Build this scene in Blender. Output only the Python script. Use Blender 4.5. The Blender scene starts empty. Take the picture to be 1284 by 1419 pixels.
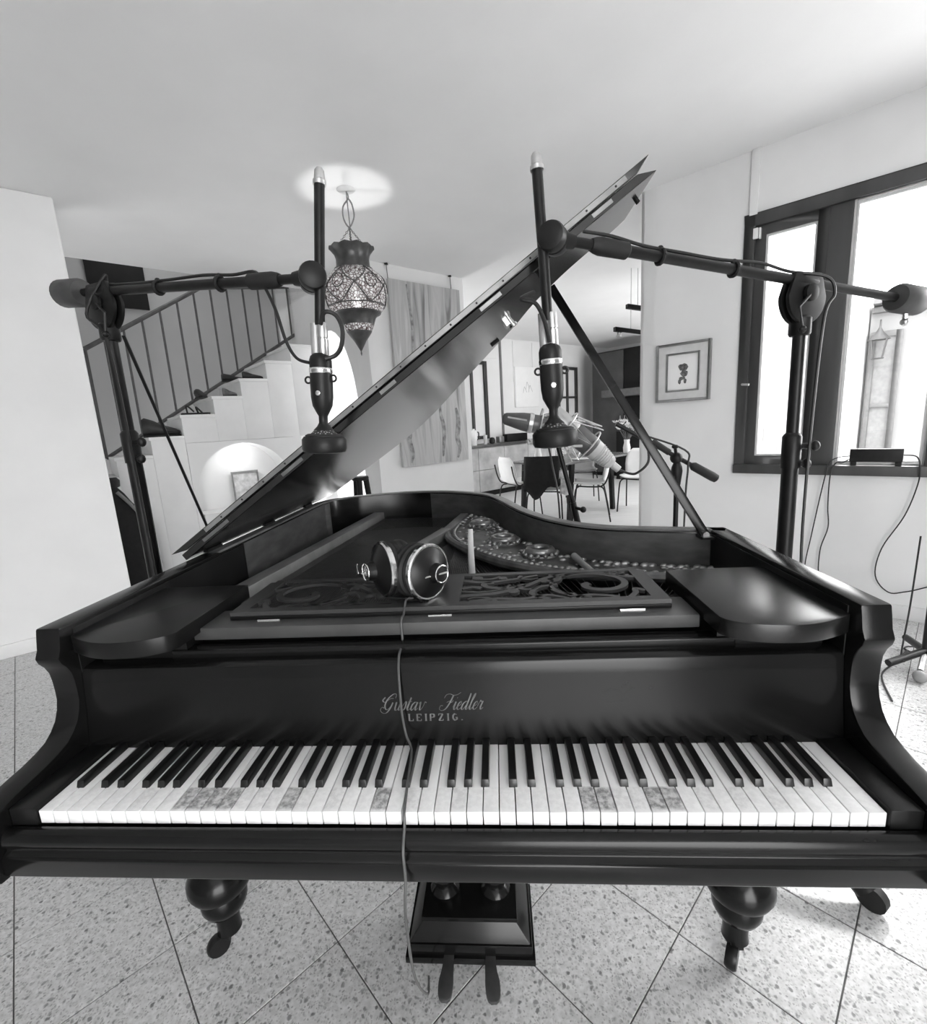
import bpy, bmesh, math, random
from math import sin, cos, pi, radians, sqrt, atan2
from mathutils import Vector as V, Matrix as MX, Quaternion

random.seed(7)
scn = bpy.context.scene
COL = scn.collection

# ------------------------------------------------------------------ camera
CAM = V((0.11282, -0.57068, 1.27829))
yaw, pitch, roll = radians(4.39784), radians(-10.70323), radians(-3.46506)
fwd = V((-sin(yaw) * cos(pitch), cos(yaw) * cos(pitch), sin(pitch)))
r0 = V((cos(yaw), sin(yaw), 0))
u0 = r0.cross(fwd)
right = cos(roll) * r0 + sin(roll) * u0
up = -sin(roll) * r0 + cos(roll) * u0
cam_d = bpy.data.cameras.new('camera')
cam = bpy.data.objects.new('camera', cam_d)
COL.objects.link(cam)
m = MX.Identity(4)
for i in range(3):
    m[i][0], m[i][1], m[i][2], m[i][3] = right[i], up[i], -fwd[i], CAM[i]
cam.matrix_world = m
cam_d.sensor_fit = 'AUTO'
cam_d.sensor_width = 36.0
cam_d.lens = 646.5 * 36.0 / 1419.0
cam_d.clip_start = 0.02
scn.camera = cam

# ------------------------------------------------------------------ view, world, sun, area lights
scn.view_settings.view_transform = 'Standard'
scn.view_settings.look = 'None'
scn.view_settings.gamma = 1.0
scn.view_settings.use_curve_mapping = False
scn.view_settings.exposure = -0.20

w = bpy.data.worlds.new('overcast_sky')
scn.world = w
w.use_nodes = True
nt = w.node_tree
bg = nt.nodes['Background']
tc = nt.nodes.new('ShaderNodeTexCoord')
sx = nt.nodes.new('ShaderNodeSeparateXYZ')
rp = nt.nodes.new('ShaderNodeValToRGB')
rp.color_ramp.elements[0].position = 0.35
rp.color_ramp.elements[0].color = (.45, .45, .45, 1)
rp.color_ramp.elements[1].position = 0.75
rp.color_ramp.elements[1].color = (1, 1, 1, 1)
mp = nt.nodes.new('ShaderNodeMath'); mp.operation = 'MULTIPLY_ADD'
mp.inputs[1].default_value = .5; mp.inputs[2].default_value = .5
nt.links.new(tc.outputs['Generated'], sx.inputs[0])
nt.links.new(sx.outputs['Z'], mp.inputs[0])
nt.links.new(mp.outputs[0], rp.inputs[0])
nt.links.new(rp.outputs[0], bg.inputs['Color'])
bg.inputs['Strength'].default_value = 15.0

# room axes: S runs back-right along the long wall, N points from that wall into the room,
# T runs back-left along the window wall, M points out through the window
A1 = radians(46.0)
S = V((sin(A1), cos(A1), 0)); N = V((cos(A1), -sin(A1), 0))
B1 = radians(-52.0)
T = V((sin(B1), cos(B1), 0)); M = V((cos(B1), -sin(B1), 0))
Z = V((0, 0, 1))
WM = 3.21          # window wall plane
HC = 2.79          # ceiling height
def P(s, k, z): return S * s + N * k + Z * z
def Q(t, z, o=0.0): return T * t + M * (WM + o) + Z * z

def light(name, kind, loc, energy, direction=None, **kw):
    d = bpy.data.lights.new(name, kind)
    d.energy = energy
    for k_, v_ in kw.items(): setattr(d, k_, v_)
    o = bpy.data.objects.new(name, d)
    o.location = loc
    if direction is not None:
        o.rotation_euler = V(direction).to_track_quat('-Z', 'Y').to_euler()
    COL.objects.link(o)
    return o

light('sun', 'SUN', (6, 6, 6), 9.0, (-.54, -.57, -.80), angle=radians(17))
# daylight through the second window of the window wall (right of the frame)
light('window_daylight_right', 'AREA', Q(-1.75, 1.62, .10), 56, -M, shape='RECTANGLE', size=1.15, size_y=1.4)
# added fill light in an assumed door opening behind the photographer
light('window_daylight_behind', 'AREA', P(-1.8, 3.0, 1.35), 8, -N - Z * .05, shape='RECTANGLE', size=2.4, size_y=2.1)
# added fill that brightens the dining room, set against its right wall
light('window_daylight_dining', 'AREA', P(6.6, -1.42, 1.5), 105, -N, shape='RECTANGLE', size=2.6, size_y=2.1)

# ------------------------------------------------------------------ materials
MATS = {}
def new_mat(name):
    mt = bpy.data.materials.new(name); mt.use_nodes = True
    return mt, mt.node_tree, mt.node_tree.nodes['Principled BSDF']
def mat(name, g, rough=.5, metal=0.0, var=.12, scale=18.0, bump=0.0, coat=0.0, spec=.5, stretch=None, emit=0.0, g2=None, trans=0.0):
    """neutral grey principled material with procedural noise variation"""
    if name in MATS: return MATS[name]
    mt, n, b = new_mat(name)
    t = n.nodes.new('ShaderNodeTexCoord'); mpn = n.nodes.new('ShaderNodeMapping')
    if stretch: mpn.inputs['Scale'].default_value = stretch
    nz = n.nodes.new('ShaderNodeTexNoise'); nz.inputs['Scale'].default_value = scale; nz.inputs['Detail'].default_value = 5
    cr = n.nodes.new('ShaderNodeValToRGB')
    lo = g * (1 - var); hi = g * (1 + var) if g2 is None else g2
    cr.color_ramp.elements[0].position = .3; cr.color_ramp.elements[1].position = .7
    cr.color_ramp.elements[0].color = (lo, lo, lo, 1); cr.color_ramp.elements[1].color = (hi, hi, hi, 1)
    n.links.new(t.outputs['Object'], mpn.inputs[0]); n.links.new(mpn.outputs[0], nz.inputs['Vector'])
    n.links.new(nz.outputs['Fac'], cr.inputs[0]); n.links.new(cr.outputs[0], b.inputs['Base Color'])
    b.inputs['Roughness'].default_value = rough; b.inputs['Metallic'].default_value = metal
    b.inputs['Specular IOR Level'].default_value = spec
    if coat: b.inputs['Coat Weight'].default_value = coat; b.inputs['Coat Roughness'].default_value = .08
    if trans: b.inputs['Transmission Weight'].default_value = trans
    if bump:
        bp = n.nodes.new('ShaderNodeBump'); bp.inputs['Strength'].default_value = bump; bp.inputs['Distance'].default_value = .004
        n.links.new(nz.outputs['Fac'], bp.inputs['Height']); n.links.new(bp.outputs[0], b.inputs['Normal'])
    if emit:
        n.links.new(cr.outputs[0], b.inputs['Emission Color']); b.inputs['Emission Strength'].default_value = emit
    MATS[name] = mt
    return mt

lacquer = mat('black_lacquer', .006, .2, var=.3, scale=6, spec=.26)
lacquer_soft = mat('worn_black_lacquer', .008, .3, var=.3, scale=9, bump=.03, spec=.22)
lid_mat = mat('lid_lacquer', .012, .13, var=.3, scale=5, spec=.6)
board_mat = mat('shelf_lacquer', .055, .42, var=.2, scale=12)
veneer = mat('inner_veneer', .060, .4, var=.35, scale=14, stretch=(1, 1, 3), g2=.085)
ebony = mat('ebony', .006, .3, var=.5, scale=40, bump=.1)
wall_m = mat('white_plaster', .78, .8, var=.03, scale=3, bump=.03)
ceil_m = mat('ceiling_plaster', .84, .85, var=.025, scale=2)
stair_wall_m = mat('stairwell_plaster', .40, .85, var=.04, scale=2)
base_m = mat('skirting_stone', .74, .35, var=.05, scale=8)
wood_dark = mat('dark_window_wood', .050, .38, var=.35, scale=6, stretch=(1, 1, .15))
wood_black = mat('dark_cupboard_wood', .009, .5, var=.3, scale=6, spec=.2)
black_metal = mat('black_steel', .008, .38, var=.3, scale=30, spec=.28)
black_plastic = mat('black_plastic', 0.012, .42, var=.25, scale=40, bump=.03, spec=.25)
grey_plastic = mat('grey_counterweight', .045, .5, var=.2, scale=30)
rubber = mat('black_rubber', 0.006, .65, var=.2, scale=50)
chrome = mat('chrome', .80, .16, metal=1.0, var=.05, scale=20)
brushed = mat('brushed_metal', .60, .34, metal=1.0, var=.12, scale=60)
worn_strip = mat('hinge_metal', .20, .38, metal=.6, var=.3, scale=10, g2=.36)
bronze = mat('bronzed_iron', .15, .38, metal=.55, var=.3, scale=25)
bronze_hi = mat('polished_bronze', .34, .3, metal=.75, var=.3, scale=30)
string_m = mat('copper_wire', .10, .35, metal=.7, var=.2, scale=40)
soundboard_m = mat('soundboard_spruce', .038, .5, var=.25, scale=5, stretch=(6, .6, 1))
felt = mat('dark_felt', .012, .9, var=.3, scale=60)
stick_m = mat('pale_wood', .50, .6, var=.1, scale=20)
brass_print = mat('faded_gilt', .10, .4, var=.35, scale=60)
white_shell = mat('white_plastic_shell', .82, .4, var=.03, scale=10)
grey_shell = mat('grey_plastic_shell', .24, .45, var=.08, scale=10)
cloth_black = mat('black_cloth', .008, .9, var=.3, scale=30, bump=.3)
cloth_white = mat('patterned_cloth', .55, .85, var=.6, scale=14)
stone_counter = mat('counter_front_tile', .42, .35, var=.3, scale=4)
glassy = mat('clear_glass', .9, .05, var=.02, trans=.9)
ceramic = mat('white_ceramic', .8, .25, var=.03, scale=12)
leaf_m = mat('pale_petals', .75, .6, var=.25, scale=12)
stair_m = mat('stair_stone', .76, .7, var=.035, scale=5)
rail_m = mat('railing_iron', .085, .5, var=.25, scale=20)
shoe_m = mat('dark_leather', .016, .5, var=.4, scale=14, bump=.2)
shoe_l = mat('grey_canvas', .16, .8, var=.4, scale=20)
frame_grey = mat('grey_picture_frame', .22, .45, var=.15, scale=20)
frame_pale = mat('pale_picture_frame', .62, .5, var=.06, scale=20)
paper = mat('white_paper', .85, .8, var=.02, scale=10)
mic_grey = mat('grey_microphone_body', .10, .36, var=.12, scale=30)
mic_pale = mat('silver_microphone_body', .40, .4, metal=.4, var=.12, scale=30)
wire_pale = mat('pale_wire', .62, .35, metal=.6, var=.1, scale=30)
facade_m = mat('pale_stucco', .24, .9, var=.05, scale=2)
dining_floor_m = mat('pale_floor_boards', .78, .4, var=.06, scale=3, stretch=(1, 8, 1))
lantern_metal = mat('aged_lantern_metal', .085, .34, metal=.5, var=.35, scale=14)
bulb_m = mat('lit_bulb', 1, .4, var=0, emit=12)

def fabric_mesh():
    mt, n, b = new_mat('perforated_grille')
    t = n.nodes.new('ShaderNodeTexCoord')
    vo = n.nodes.new('ShaderNodeTexVoronoi'); vo.inputs['Scale'].default_value = 190
    cr = n.nodes.new('ShaderNodeValToRGB')
    cr.color_ramp.elements[0].position = .30; cr.color_ramp.elements[0].color = (.30, .30, .30, 1)
    cr.color_ramp.elements[1].position = .42; cr.color_ramp.elements[1].color = (.012, .012, .012, 1)
    n.links.new(t.outputs['Object'], vo.inputs['Vector']); n.links.new(vo.outputs['Distance'], cr.inputs[0])
    n.links.new(cr.outputs[0], b.inputs['Base Color']); b.inputs['Roughness'].default_value = .4
    return mt
grille_m = fabric_mesh()

def ivory(name, stain):
    mt, n, b = new_mat(name)
    t = n.nodes.new('ShaderNodeTexCoord')
    nz = n.nodes.new('ShaderNodeTexNoise'); nz.inputs['Scale'].default_value = 120; nz.inputs['Detail'].default_value = 6; nz.inputs['Roughness'].default_value = .65
    geo = n.nodes.new('ShaderNodeNewGeometry'); n.links.new(geo.outputs['Position'], nz.inputs['Vector'])
    cr = n.nodes.new('ShaderNodeValToRGB')
    cr.color_ramp.elements[0].position = .40; cr.color_ramp.elements[1].position = .60
    n.links.new(nz.outputs['Fac'], cr.inputs[0])
    lo = .80 - stain * 1.2
    cr.color_ramp.elements[0].color = (lo, lo, lo, 1); cr.color_ramp.elements[1].color = (.86 - .55 * stain,) * 3 + (1,)
    # wear lies on the ivory head plate only (front 5 cm of the key), worn off towards its rim
    sxn = n.nodes.new('ShaderNodeSeparateXYZ'); n.links.new(t.outputs['Object'], sxn.inputs[0])
    mr = n.nodes.new('ShaderNodeMapRange'); mr.inputs[1].default_value = .044; mr.inputs[2].default_value = .048
    mr.inputs[3].default_value = 1; mr.inputs[4].default_value = 0.0
    n.links.new(sxn.outputs['Y'], mr.inputs[0])
    mr2 = n.nodes.new('ShaderNodeMapRange'); mr2.inputs[1].default_value = .001; mr2.inputs[2].default_value = .008
    n.links.new(sxn.outputs['Y'], mr2.inputs[0])
    ml = n.nodes.new('ShaderNodeMath'); ml.operation = 'MULTIPLY'
    n.links.new(mr.outputs[0], ml.inputs[0]); n.links.new(mr2.outputs[0], ml.inputs[1])
    mx = n.nodes.new('ShaderNodeMix'); mx.data_type = 'RGBA'
    mx.inputs[6].default_value = (.84, .84, .84, 1)
    n.links.new(ml.outputs[0], mx.inputs[0]); n.links.new(cr.outputs[0], mx.inputs[7])
    n.links.new(mx.outputs[2], b.inputs['Base Color'])
    b.inputs['Roughness'].default_value = .3
    return mt
ivory_clean = ivory('ivory', .03); ivory_light = ivory('ivory_lightly_worn', .12); ivory_stain = ivory('ivory_stained', .48)

def terrazzo(name):
    mt, n, b = new_mat(name)
    t = n.nodes.new('ShaderNodeTexCoord'); geo = n.nodes.new('ShaderNodeNewGeometry')
    v1 = n.nodes.new('ShaderNodeTexVoronoi'); v1.inputs['Scale'].default_value = 78; v1.inputs['Randomness'].default_value = 1
    v2 = n.nodes.new('ShaderNodeTexVoronoi'); v2.inputs['Scale'].default_value = 175
    nz = n.nodes.new('ShaderNodeTexNoise'); nz.inputs['Scale'].default_value = 75; nz.inputs['Detail'].default_value = 6
    wob = n.nodes.new('ShaderNodeVectorMath'); wob.operation = 'MULTIPLY_ADD'; wob.inputs[1].default_value = (.014,) * 3
    nzw = n.nodes.new('ShaderNodeTexNoise'); nzw.inputs['Scale'].default_value = 60
    n.links.new(geo.outputs['Position'], nzw.inputs['Vector'])
    n.links.new(nzw.outputs['Color'], wob.inputs[0]); n.links.new(geo.outputs['Position'], wob.inputs[2])
    for v in (v1, v2): n.links.new(wob.outputs[0], v.inputs['Vector'])
    n.links.new(geo.outputs['Position'], nz.inputs['Vector'])
    def chips(v, d0, d1, pick):
        # chip mask: near a cell centre, in a random share of the cells
        a = n.nodes.new('ShaderNodeMapRange'); a.inputs[1].default_value = d0; a.inputs[2].default_value = d1
        a.inputs[3].default_value = 1; a.inputs[4].default_value = 0
        n.links.new(v.outputs['Distance'], a.inputs[0])
        sp = n.nodes.new('ShaderNodeSeparateColor'); n.links.new(v.outputs['Color'], sp.inputs[0])
        g = n.nodes.new('ShaderNodeMapRange'); g.inputs[1].default_value = pick; g.inputs[2].default_value = 1.0
        n.links.new(sp.outputs[0], g.inputs[0])
        mlt = n.nodes.new('ShaderNodeMath'); mlt.operation = 'MULTIPLY'
        n.links.new(a.outputs[0], mlt.inputs[0]); n.links.new(g.outputs[0], mlt.inputs[1])
        return mlt
    c1 = chips(v1, .26, .46, .50); c2 = chips(v2, .3, .55, .15)
    cr = n.nodes.new('ShaderNodeValToRGB')
    cr.color_ramp.elements[0].position = .35; cr.color_ramp.elements[0].color = (.48, .48, .48, 1)
    cr.color_ramp.elements[1].position = .7; cr.color_ramp.elements[1].color = (.64, .64, .64, 1)
    n.links.new(nz.outputs['Fac'], cr.inputs[0])
    m1 = n.nodes.new('ShaderNodeMix'); m1.data_type = 'RGBA'; m1.inputs[7].default_value = (.26, .26, .26, 1)
    m2 = n.nodes.new('ShaderNodeMix'); m2.data_type = 'RGBA'; m2.inputs[7].default_value = (.13, .13, .13, 1)
    n.links.new(c2.outputs[0], m1.inputs[0]); n.links.new(cr.outputs[0], m1.inputs[6])
    n.links.new(c1.outputs[0], m2.inputs[0]); n.links.new(m1.outputs[2], m2.inputs[6])
    n.links.new(m2.outputs[2], b.inputs['Base Color'])
    b.inputs['Roughness'].default_value = .32
    return mt
terrazzo_m = terrazzo('terrazzo')
grout_m = mat('grout', .16, .8, var=.2, scale=20)

def pane_mat():
    mt = bpy.data.materials.new('window_glass'); mt.use_nodes = True
    n = mt.node_tree; n.nodes.clear()
    out = n.nodes.new('ShaderNodeOutputMaterial'); mxs = n.nodes.new('ShaderNodeMixShader')
    tr = n.nodes.new('ShaderNodeBsdfTransparent'); gl = n.nodes.new('ShaderNodeBsdfGlossy'); gl.inputs['Roughness'].default_value = .02
    nz = n.nodes.new('ShaderNodeTexNoise'); nz.inputs['Scale'].default_value = 4
    mr = n.nodes.new('ShaderNodeMapRange'); mr.inputs[3].default_value = .95; mr.inputs[4].default_value = .98
    n.links.new(nz.outputs['Fac'], mr.inputs[0]); n.links.new(mr.outputs[0], tr.inputs['Color'])
    ge = n.nodes.new('ShaderNodeNewGeometry'); dt = n.nodes.new('ShaderNodeVectorMath'); dt.operation = 'DOT_PRODUCT'
    n.links.new(ge.outputs['Normal'], dt.inputs[0]); n.links.new(ge.outputs['Incoming'], dt.inputs[1])
    ab = n.nodes.new('ShaderNodeMath'); ab.operation = 'ABSOLUTE'; n.links.new(dt.outputs['Value'], ab.inputs[0])
    om = n.nodes.new('ShaderNodeMath'); om.operation = 'SUBTRACT'; om.inputs[0].default_value = 1.0; n.links.new(ab.outputs[0], om.inputs[1])
    pw = n.nodes.new('ShaderNodeMath'); pw.operation = 'POWER'; pw.inputs[1].default_value = 5.0; n.links.new(om.outputs[0], pw.inputs[0])
    fr = n.nodes.new('ShaderNodeMath'); fr.operation = 'MULTIPLY_ADD'; fr.inputs[1].default_value = .96; fr.inputs[2].default_value = .04; n.links.new(pw.outputs[0], fr.inputs[0])
    n.links.new(fr.outputs[0], mxs.inputs[0]); n.links.new(tr.outputs[0], mxs.inputs[1]); n.links.new(gl.outputs[0], mxs.inputs[2])
    n.links.new(mxs.outputs[0], out.inputs[0])
    return mt
pane_m = pane_mat()

def abstract_paint():
    mt, n, b = new_mat('abstract_painting')
    t = n.nodes.new('ShaderNodeTexCoord'); mpn = n.nodes.new('ShaderNodeMapping'); mpn.inputs['Scale'].default_value = (5.5, 5.5, .55)
    nz = n.nodes.new('ShaderNodeTexNoise'); nz.inputs['Scale'].default_value = 1.6; nz.inputs['Detail'].default_value = 8; nz.inputs['Distortion'].default_value = 1.0
    cr = n.nodes.new('ShaderNodeValToRGB')
    e = cr.color_ramp.elements
    e[0].position = .30; e[0].color = (.17, .17, .17, 1); e[1].position = .74; e[1].color = (.66, .66, .66, 1)
    for p_, c_ in ((.40, .36), (.50, .50), (.60, .42)):
        x = e.new(p_); x.color = (c_, c_, c_, 1)
    n.links.new(t.outputs['Object'], mpn.inputs[0]); n.links.new(mpn.outputs[0], nz.inputs['Vector'])
    n.links.new(nz.outputs['Fac'], cr.inputs[0]); n.links.new(cr.outputs[0], b.inputs['Base Color'])
    b.inputs['Roughness'].default_value = .6
    return mt
abstract_m = abstract_paint()

def lantern_glass():
    """beaded glass shade lit from within: leaded veins between small bright beads"""
    mt, n, b = new_mat('lit_beaded_glass')
    t = n.nodes.new('ShaderNodeTexCoord')
    vo = n.nodes.new('ShaderNodeTexVoronoi'); vo.feature = 'DISTANCE_TO_EDGE'; vo.inputs['Scale'].default_value = 52
    n.links.new(t.outputs['Object'], vo.inputs['Vector'])
    cr = n.nodes.new('ShaderNodeValToRGB')
    cr.color_ramp.elements[0].position = .04; cr.color_ramp.elements[0].color = (.05, .03, .03, 1)
    cr.color_ramp.elements[1].position = .20; cr.color_ramp.elements[1].color = (.50, .50, .50, 1)
    n.links.new(vo.outputs['Distance'], cr.inputs[0]); n.links.new(cr.outputs[0], b.inputs['Base Color'])
    n.links.new(cr.outputs[0], b.inputs['Emission Color']); b.inputs['Emission Strength'].default_value = .32
    b.inputs['Roughness'].default_value = .2
    tr = n.nodes.new('ShaderNodeBsdfTransparent'); mxs = n.nodes.new('ShaderNodeMixShader')
    mk = n.nodes.new('ShaderNodeMath'); mk.operation = 'MULTIPLY'; mk.inputs[1].default_value = .34
    n.links.new(cr.outputs[0], mk.inputs[0]); n.links.new(mk.outputs[0], mxs.inputs[0])
    n.links.new(b.outputs[0], mxs.inputs[1]); n.links.new(tr.outputs[0], mxs.inputs[2])
    n.links.new(mxs.outputs[0], n.nodes['Material Output'].inputs['Surface'])
    return mt
lantern_glass_m = lantern_glass()

# ------------------------------------------------------------------ mesh helpers
ORG = {}
class MB:
    def __init__(self): self.v = []; self.f = []
    def add(self, vs, fs):
        o = len(self.v); self.v += [V(p) for p in vs]; self.f += [[i + o for i in f] for f in fs]; return self
    def box(self, c, s, R=None):
        hx, hy, hz = s[0] / 2, s[1] / 2, s[2] / 2
        vs = [V((x, y, z)) for x in (-hx, hx) for y in (-hy, hy) for z in (-hz, hz)]
        if R is not None: vs = [R @ p for p in vs]
        c = V(c)
        return self.add([p + c for p in vs], [(0, 1, 3, 2), (4, 6, 7, 5), (0, 4, 5, 1), (2, 3, 7, 6), (0, 2, 6, 4), (1, 5, 7, 3)])
    def bb(self, x0, x1, y0, y1, z0, z1): return self.box(((x0 + x1) / 2, (y0 + y1) / 2, (z0 + z1) / 2), (x1 - x0, y1 - y0, z1 - z0))
    def obox(self, o, a, b, c):
        """box from corner o with edge vectors a, b, c"""
        o, a, b, c = V(o), V(a), V(b), V(c)
        vs = [o + a * i + b * j + c * k for i in (0, 1) for j in (0, 1) for k in (0, 1)]
        return self.add(vs, [(0, 1, 3, 2), (4, 6, 7, 5), (0, 4, 5, 1), (2, 3, 7, 6), (0, 2, 6, 4), (1, 5, 7, 3)])
    def prism(self, pts, vec):
        pts = [V(p) for p in pts]; vec = V(vec); n = len(pts)
        fs = [list(range(n)), list(range(2 * n - 1, n - 1, -1))]
        for i in range(n): j = (i + 1) % n; fs.append([i, j, n + j, n + i])
        return self.add(pts + [p + vec for p in pts], fs)
    def lathe(self, prof, mtx=None, seg=28, cap=True):
        mtx = mtx or MX.Identity(4)
        vs = []; fs = []; n = len(prof)
        for r, z in prof:
            for i in range(seg):
                a = 2 * pi * i / seg; vs.append(mtx @ V((max(r, 1e-4) * cos(a), max(r, 1e-4) * sin(a), z)))
        for k in range(n - 1):
            for i in range(seg):
                j = (i + 1) % seg; fs.append([k * seg + i, k * seg + j, (k + 1) * seg + j, (k + 1) * seg + i])
        if cap: fs.append(list(range(seg))[::-1]); fs.append(list(range((n - 1) * seg, n * seg)))
        return self.add(vs, fs)
    def tube(self, pts, r, seg=8, cap=True, flat=None):
        pts = [V(p) for p in pts]; n = len(pts)
        rs = r if isinstance(r, (list, tuple)) else [r] * n
        tg = []
        for i in range(n):
            d = pts[min(i + 1, n - 1)] - pts[max(i - 1, 0)]; tg.append(d.normalized() if d.length > 1e-9 else V((0, 0, 1)))
        a = tg[0].orthogonal().normalized(); vs = []; fs = []
        for i in range(n):
            a = (a - tg[i] * a.dot(tg[i]))
            a = a.normalized() if a.length > 1e-6 else tg[i].orthogonal().normalized()
            b = tg[i].cross(a)
            for j in range(seg):
                th = 2 * pi * j / seg; vs.append(pts[i] + (a * cos(th) + b * sin(th)) * rs[i])
        for k in range(n - 1):
            for i in range(seg):
                j = (i + 1) % seg; fs.append([k * seg + i, k * seg + j, (k + 1) * seg + j, (k + 1) * seg + i])
        if cap: fs.append(list(range(seg))[::-1]); fs.append(list(range((n - 1) * seg, n * seg)))
        return self.add(vs, fs)
    def ball(self, c, r, seg=14, sc=(1, 1, 1), R=None):
        mt = MX.Translation(V(c)) @ (R.to_4x4() if R is not None else MX.Identity(4)) @ MX.Diagonal((*sc, 1))
        k = max(6, seg // 2)
        return self.lathe([(r * sin(pi * i / k), -r * cos(pi * i / k)) for i in range(k + 1)], mt, seg, cap=False)
    def torus(self, c, R_, r, axis=(0, 0, 1), seg=28, s2=8, a0=0, a1=2 * pi):
        q = V(axis).to_track_quat('Z', 'Y'); n = seg
        full = abs(a1 - a0 - 2 * pi) < 1e-6
        pts = [V(c) + q @ V((R_ * cos(a0 + (a1 - a0) * i / n), R_ * sin(a0 + (a1 - a0) * i / n), 0)) for i in range(n + 1)]
        return self.tube(pts, r, s2, cap=not full)
    def ribbon(self, pts, ws, nrm, th):
        """flat strip of width ws along pts, thickness th along nrm"""
        pts = [V(p) for p in pts]; nrm = V(nrm).normalized(); n = len(pts); vs = []; fs = []
        for i in range(n):
            d = (pts[min(i + 1, n - 1)] - pts[max(i - 1, 0)]); d = d.normalized() if d.length > 1e-9 else V((1, 0, 0))
            sd = nrm.cross(d).normalized(); wv = (ws[i] if isinstance(ws, (list, tuple)) else ws) / 2
            for a, h in ((-1, 0), (1, 0), (1, 1), (-1, 1)): vs.append(pts[i] + sd * a * wv + nrm * th * h)
        for k in range(n - 1):
            for i in range(4):
                j = (i + 1) % 4; fs.append([k * 4 + i, k * 4 + j, (k + 1) * 4 + j, (k + 1) * 4 + i])
        fs.append([3, 2, 1, 0]); fs.append([4 * n - 4, 4 * n - 3, 4 * n - 2, 4 * n - 1])
        return self.add(vs, fs)
    def build(self, name, material, parent=None, bevel=0.0, smooth=True, sub=0, kind=None, seg=2):
        me = bpy.data.meshes.new(name)
        bm = bmesh.new()
        if parent is not None: org = ORG[parent.name]
        else:
            lo = [min(p[i] for p in self.v) for i in range(3)]; hi = [max(p[i] for p in self.v) for i in range(3)]
            org = V(((lo[0] + hi[0]) / 2, (lo[1] + hi[1]) / 2, lo[2]))
        bv = [bm.verts.new(p - org) for p in self.v]
        for f in self.f:
            try: bm.faces.new([bv[i] for i in f])
            except ValueError: pass
        bmesh.ops.remove_doubles(bm, verts=bm.verts, dist=1e-6)
        bmesh.ops.recalc_face_normals(bm, faces=bm.faces)
        if bevel:
            es = [e for e in bm.edges if len(e.link_faces) == 2 and e.calc_face_angle(0) > radians(40)]
            bmesh.ops.bevel(bm, geom=es, offset=bevel, segments=seg, profile=.6, affect='EDGES', clamp_overlap=True)
        bm.to_mesh(me); bm.free()
        if smooth:
            for p in me.polygons: p.use_smooth = True
            me.set_sharp_from_angle(angle=radians(38))
        me.materials.append(material)
        o = bpy.data.objects.new(name, me); COL.objects.link(o)
        if parent is not None: o.parent = parent; ORG[o.name] = org
        else: o.location = org; ORG[o.name] = org
        if sub:
            md = o.modifiers.new('subd', 'SUBSURF'); md.levels = sub; md.render_levels = sub
        if kind: o['kind'] = kind
        return o

def tag(o, label, cat, group=None):
    o['label'] = label; o['category'] = cat
    if group: o['group'] = group
    return o
def thing(name, label, cat, loc=(0, 0, 0), group=None):
    o = bpy.data.objects.new(name, None); o.empty_display_size = .1; COL.objects.link(o)
    o.location = loc; ORG[o.name] = V(loc)
    return tag(o, label, cat, group)
def copy_tree(o, parent=None):
    c = o.copy(); COL.objects.link(c); c.parent = parent
    for ch in list(o.children): copy_tree(ch, c)
    return c
def struct(o): o['kind'] = 'structure'; return o
def smoothpath(pts, k=6):
    pts = [V(p) for p in pts]; out = []
    for i in range(len(pts) - 1):
        a, b, c, d = pts[max(i - 1, 0)], pts[i], pts[i + 1], pts[min(i + 2, len(pts) - 1)]
        for j in range(k):
            t = j / k
            out.append(.5 * ((2 * b) + (c - a) * t + (2 * a - 5 * b + 4 * c - d) * t * t + (3 * b - a - 3 * c + d) * t ** 3))
    out.append(pts[-1]); return out
def axis_m(o, d):
    """matrix taking local +Z to direction d at origin o"""
    return MX.Translation(V(o)) @ V(d).to_track_quat('Z', 'Y').to_matrix().to_4x4()

# ------------------------------------------------------------------ room shell
b = MB(); b.prism([P(-3.4, -4.7, -.08), P(3.1, -4.7, -.08), P(3.19, -1.3, -.08), Q(.9, -.08, .25), Q(-3.9, -.08, .25), P(3.2, 3.4, -.08), P(-3.4, 3.4, -.08)], Z * .076)
floor = struct(b.build('floor', grout_m, smooth=False))
TA = radians(47.4)
U1 = V((cos(TA), sin(TA), 0)); U2 = V((sin(TA), -cos(TA), 0)); TS = .3035
O0 = V((-.347, .369, 0))
tile_mesh = None; far = MB(); cand = []
for i in range(-26, 27):
    for j in range(-26, 27):
        c = O0 + U1 * ((i + .5) * TS) + U2 * ((j + .5) * TS)
        k = c.dot(N); mm = c.dot(M)
        if k < -3.62 or mm > WM + .05 or k > 3.1 or c.dot(S) > 3.7 or c.dot(S) < -3.1: continue
        cand.append(c)
def vis_rank(c):
    d = c - CAM; f_ = d.dot(fwd)
    if f_ < .2: return 50 + (c.xy - CAM.xy).length
    x = abs(d.dot(right) / f_ * 646); y = -d.dot(up) / f_ * 646
    return (0 if (x < 780 and y < 860) else 30) + (c.xy - CAM.xy).length
cand.sort(key=vis_rank)
tb = MB(); tb.bb(-TS / 2 + .0015, TS / 2 - .0015, -TS / 2 + .0015, TS / 2 - .0015, -.0035, 0)
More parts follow.
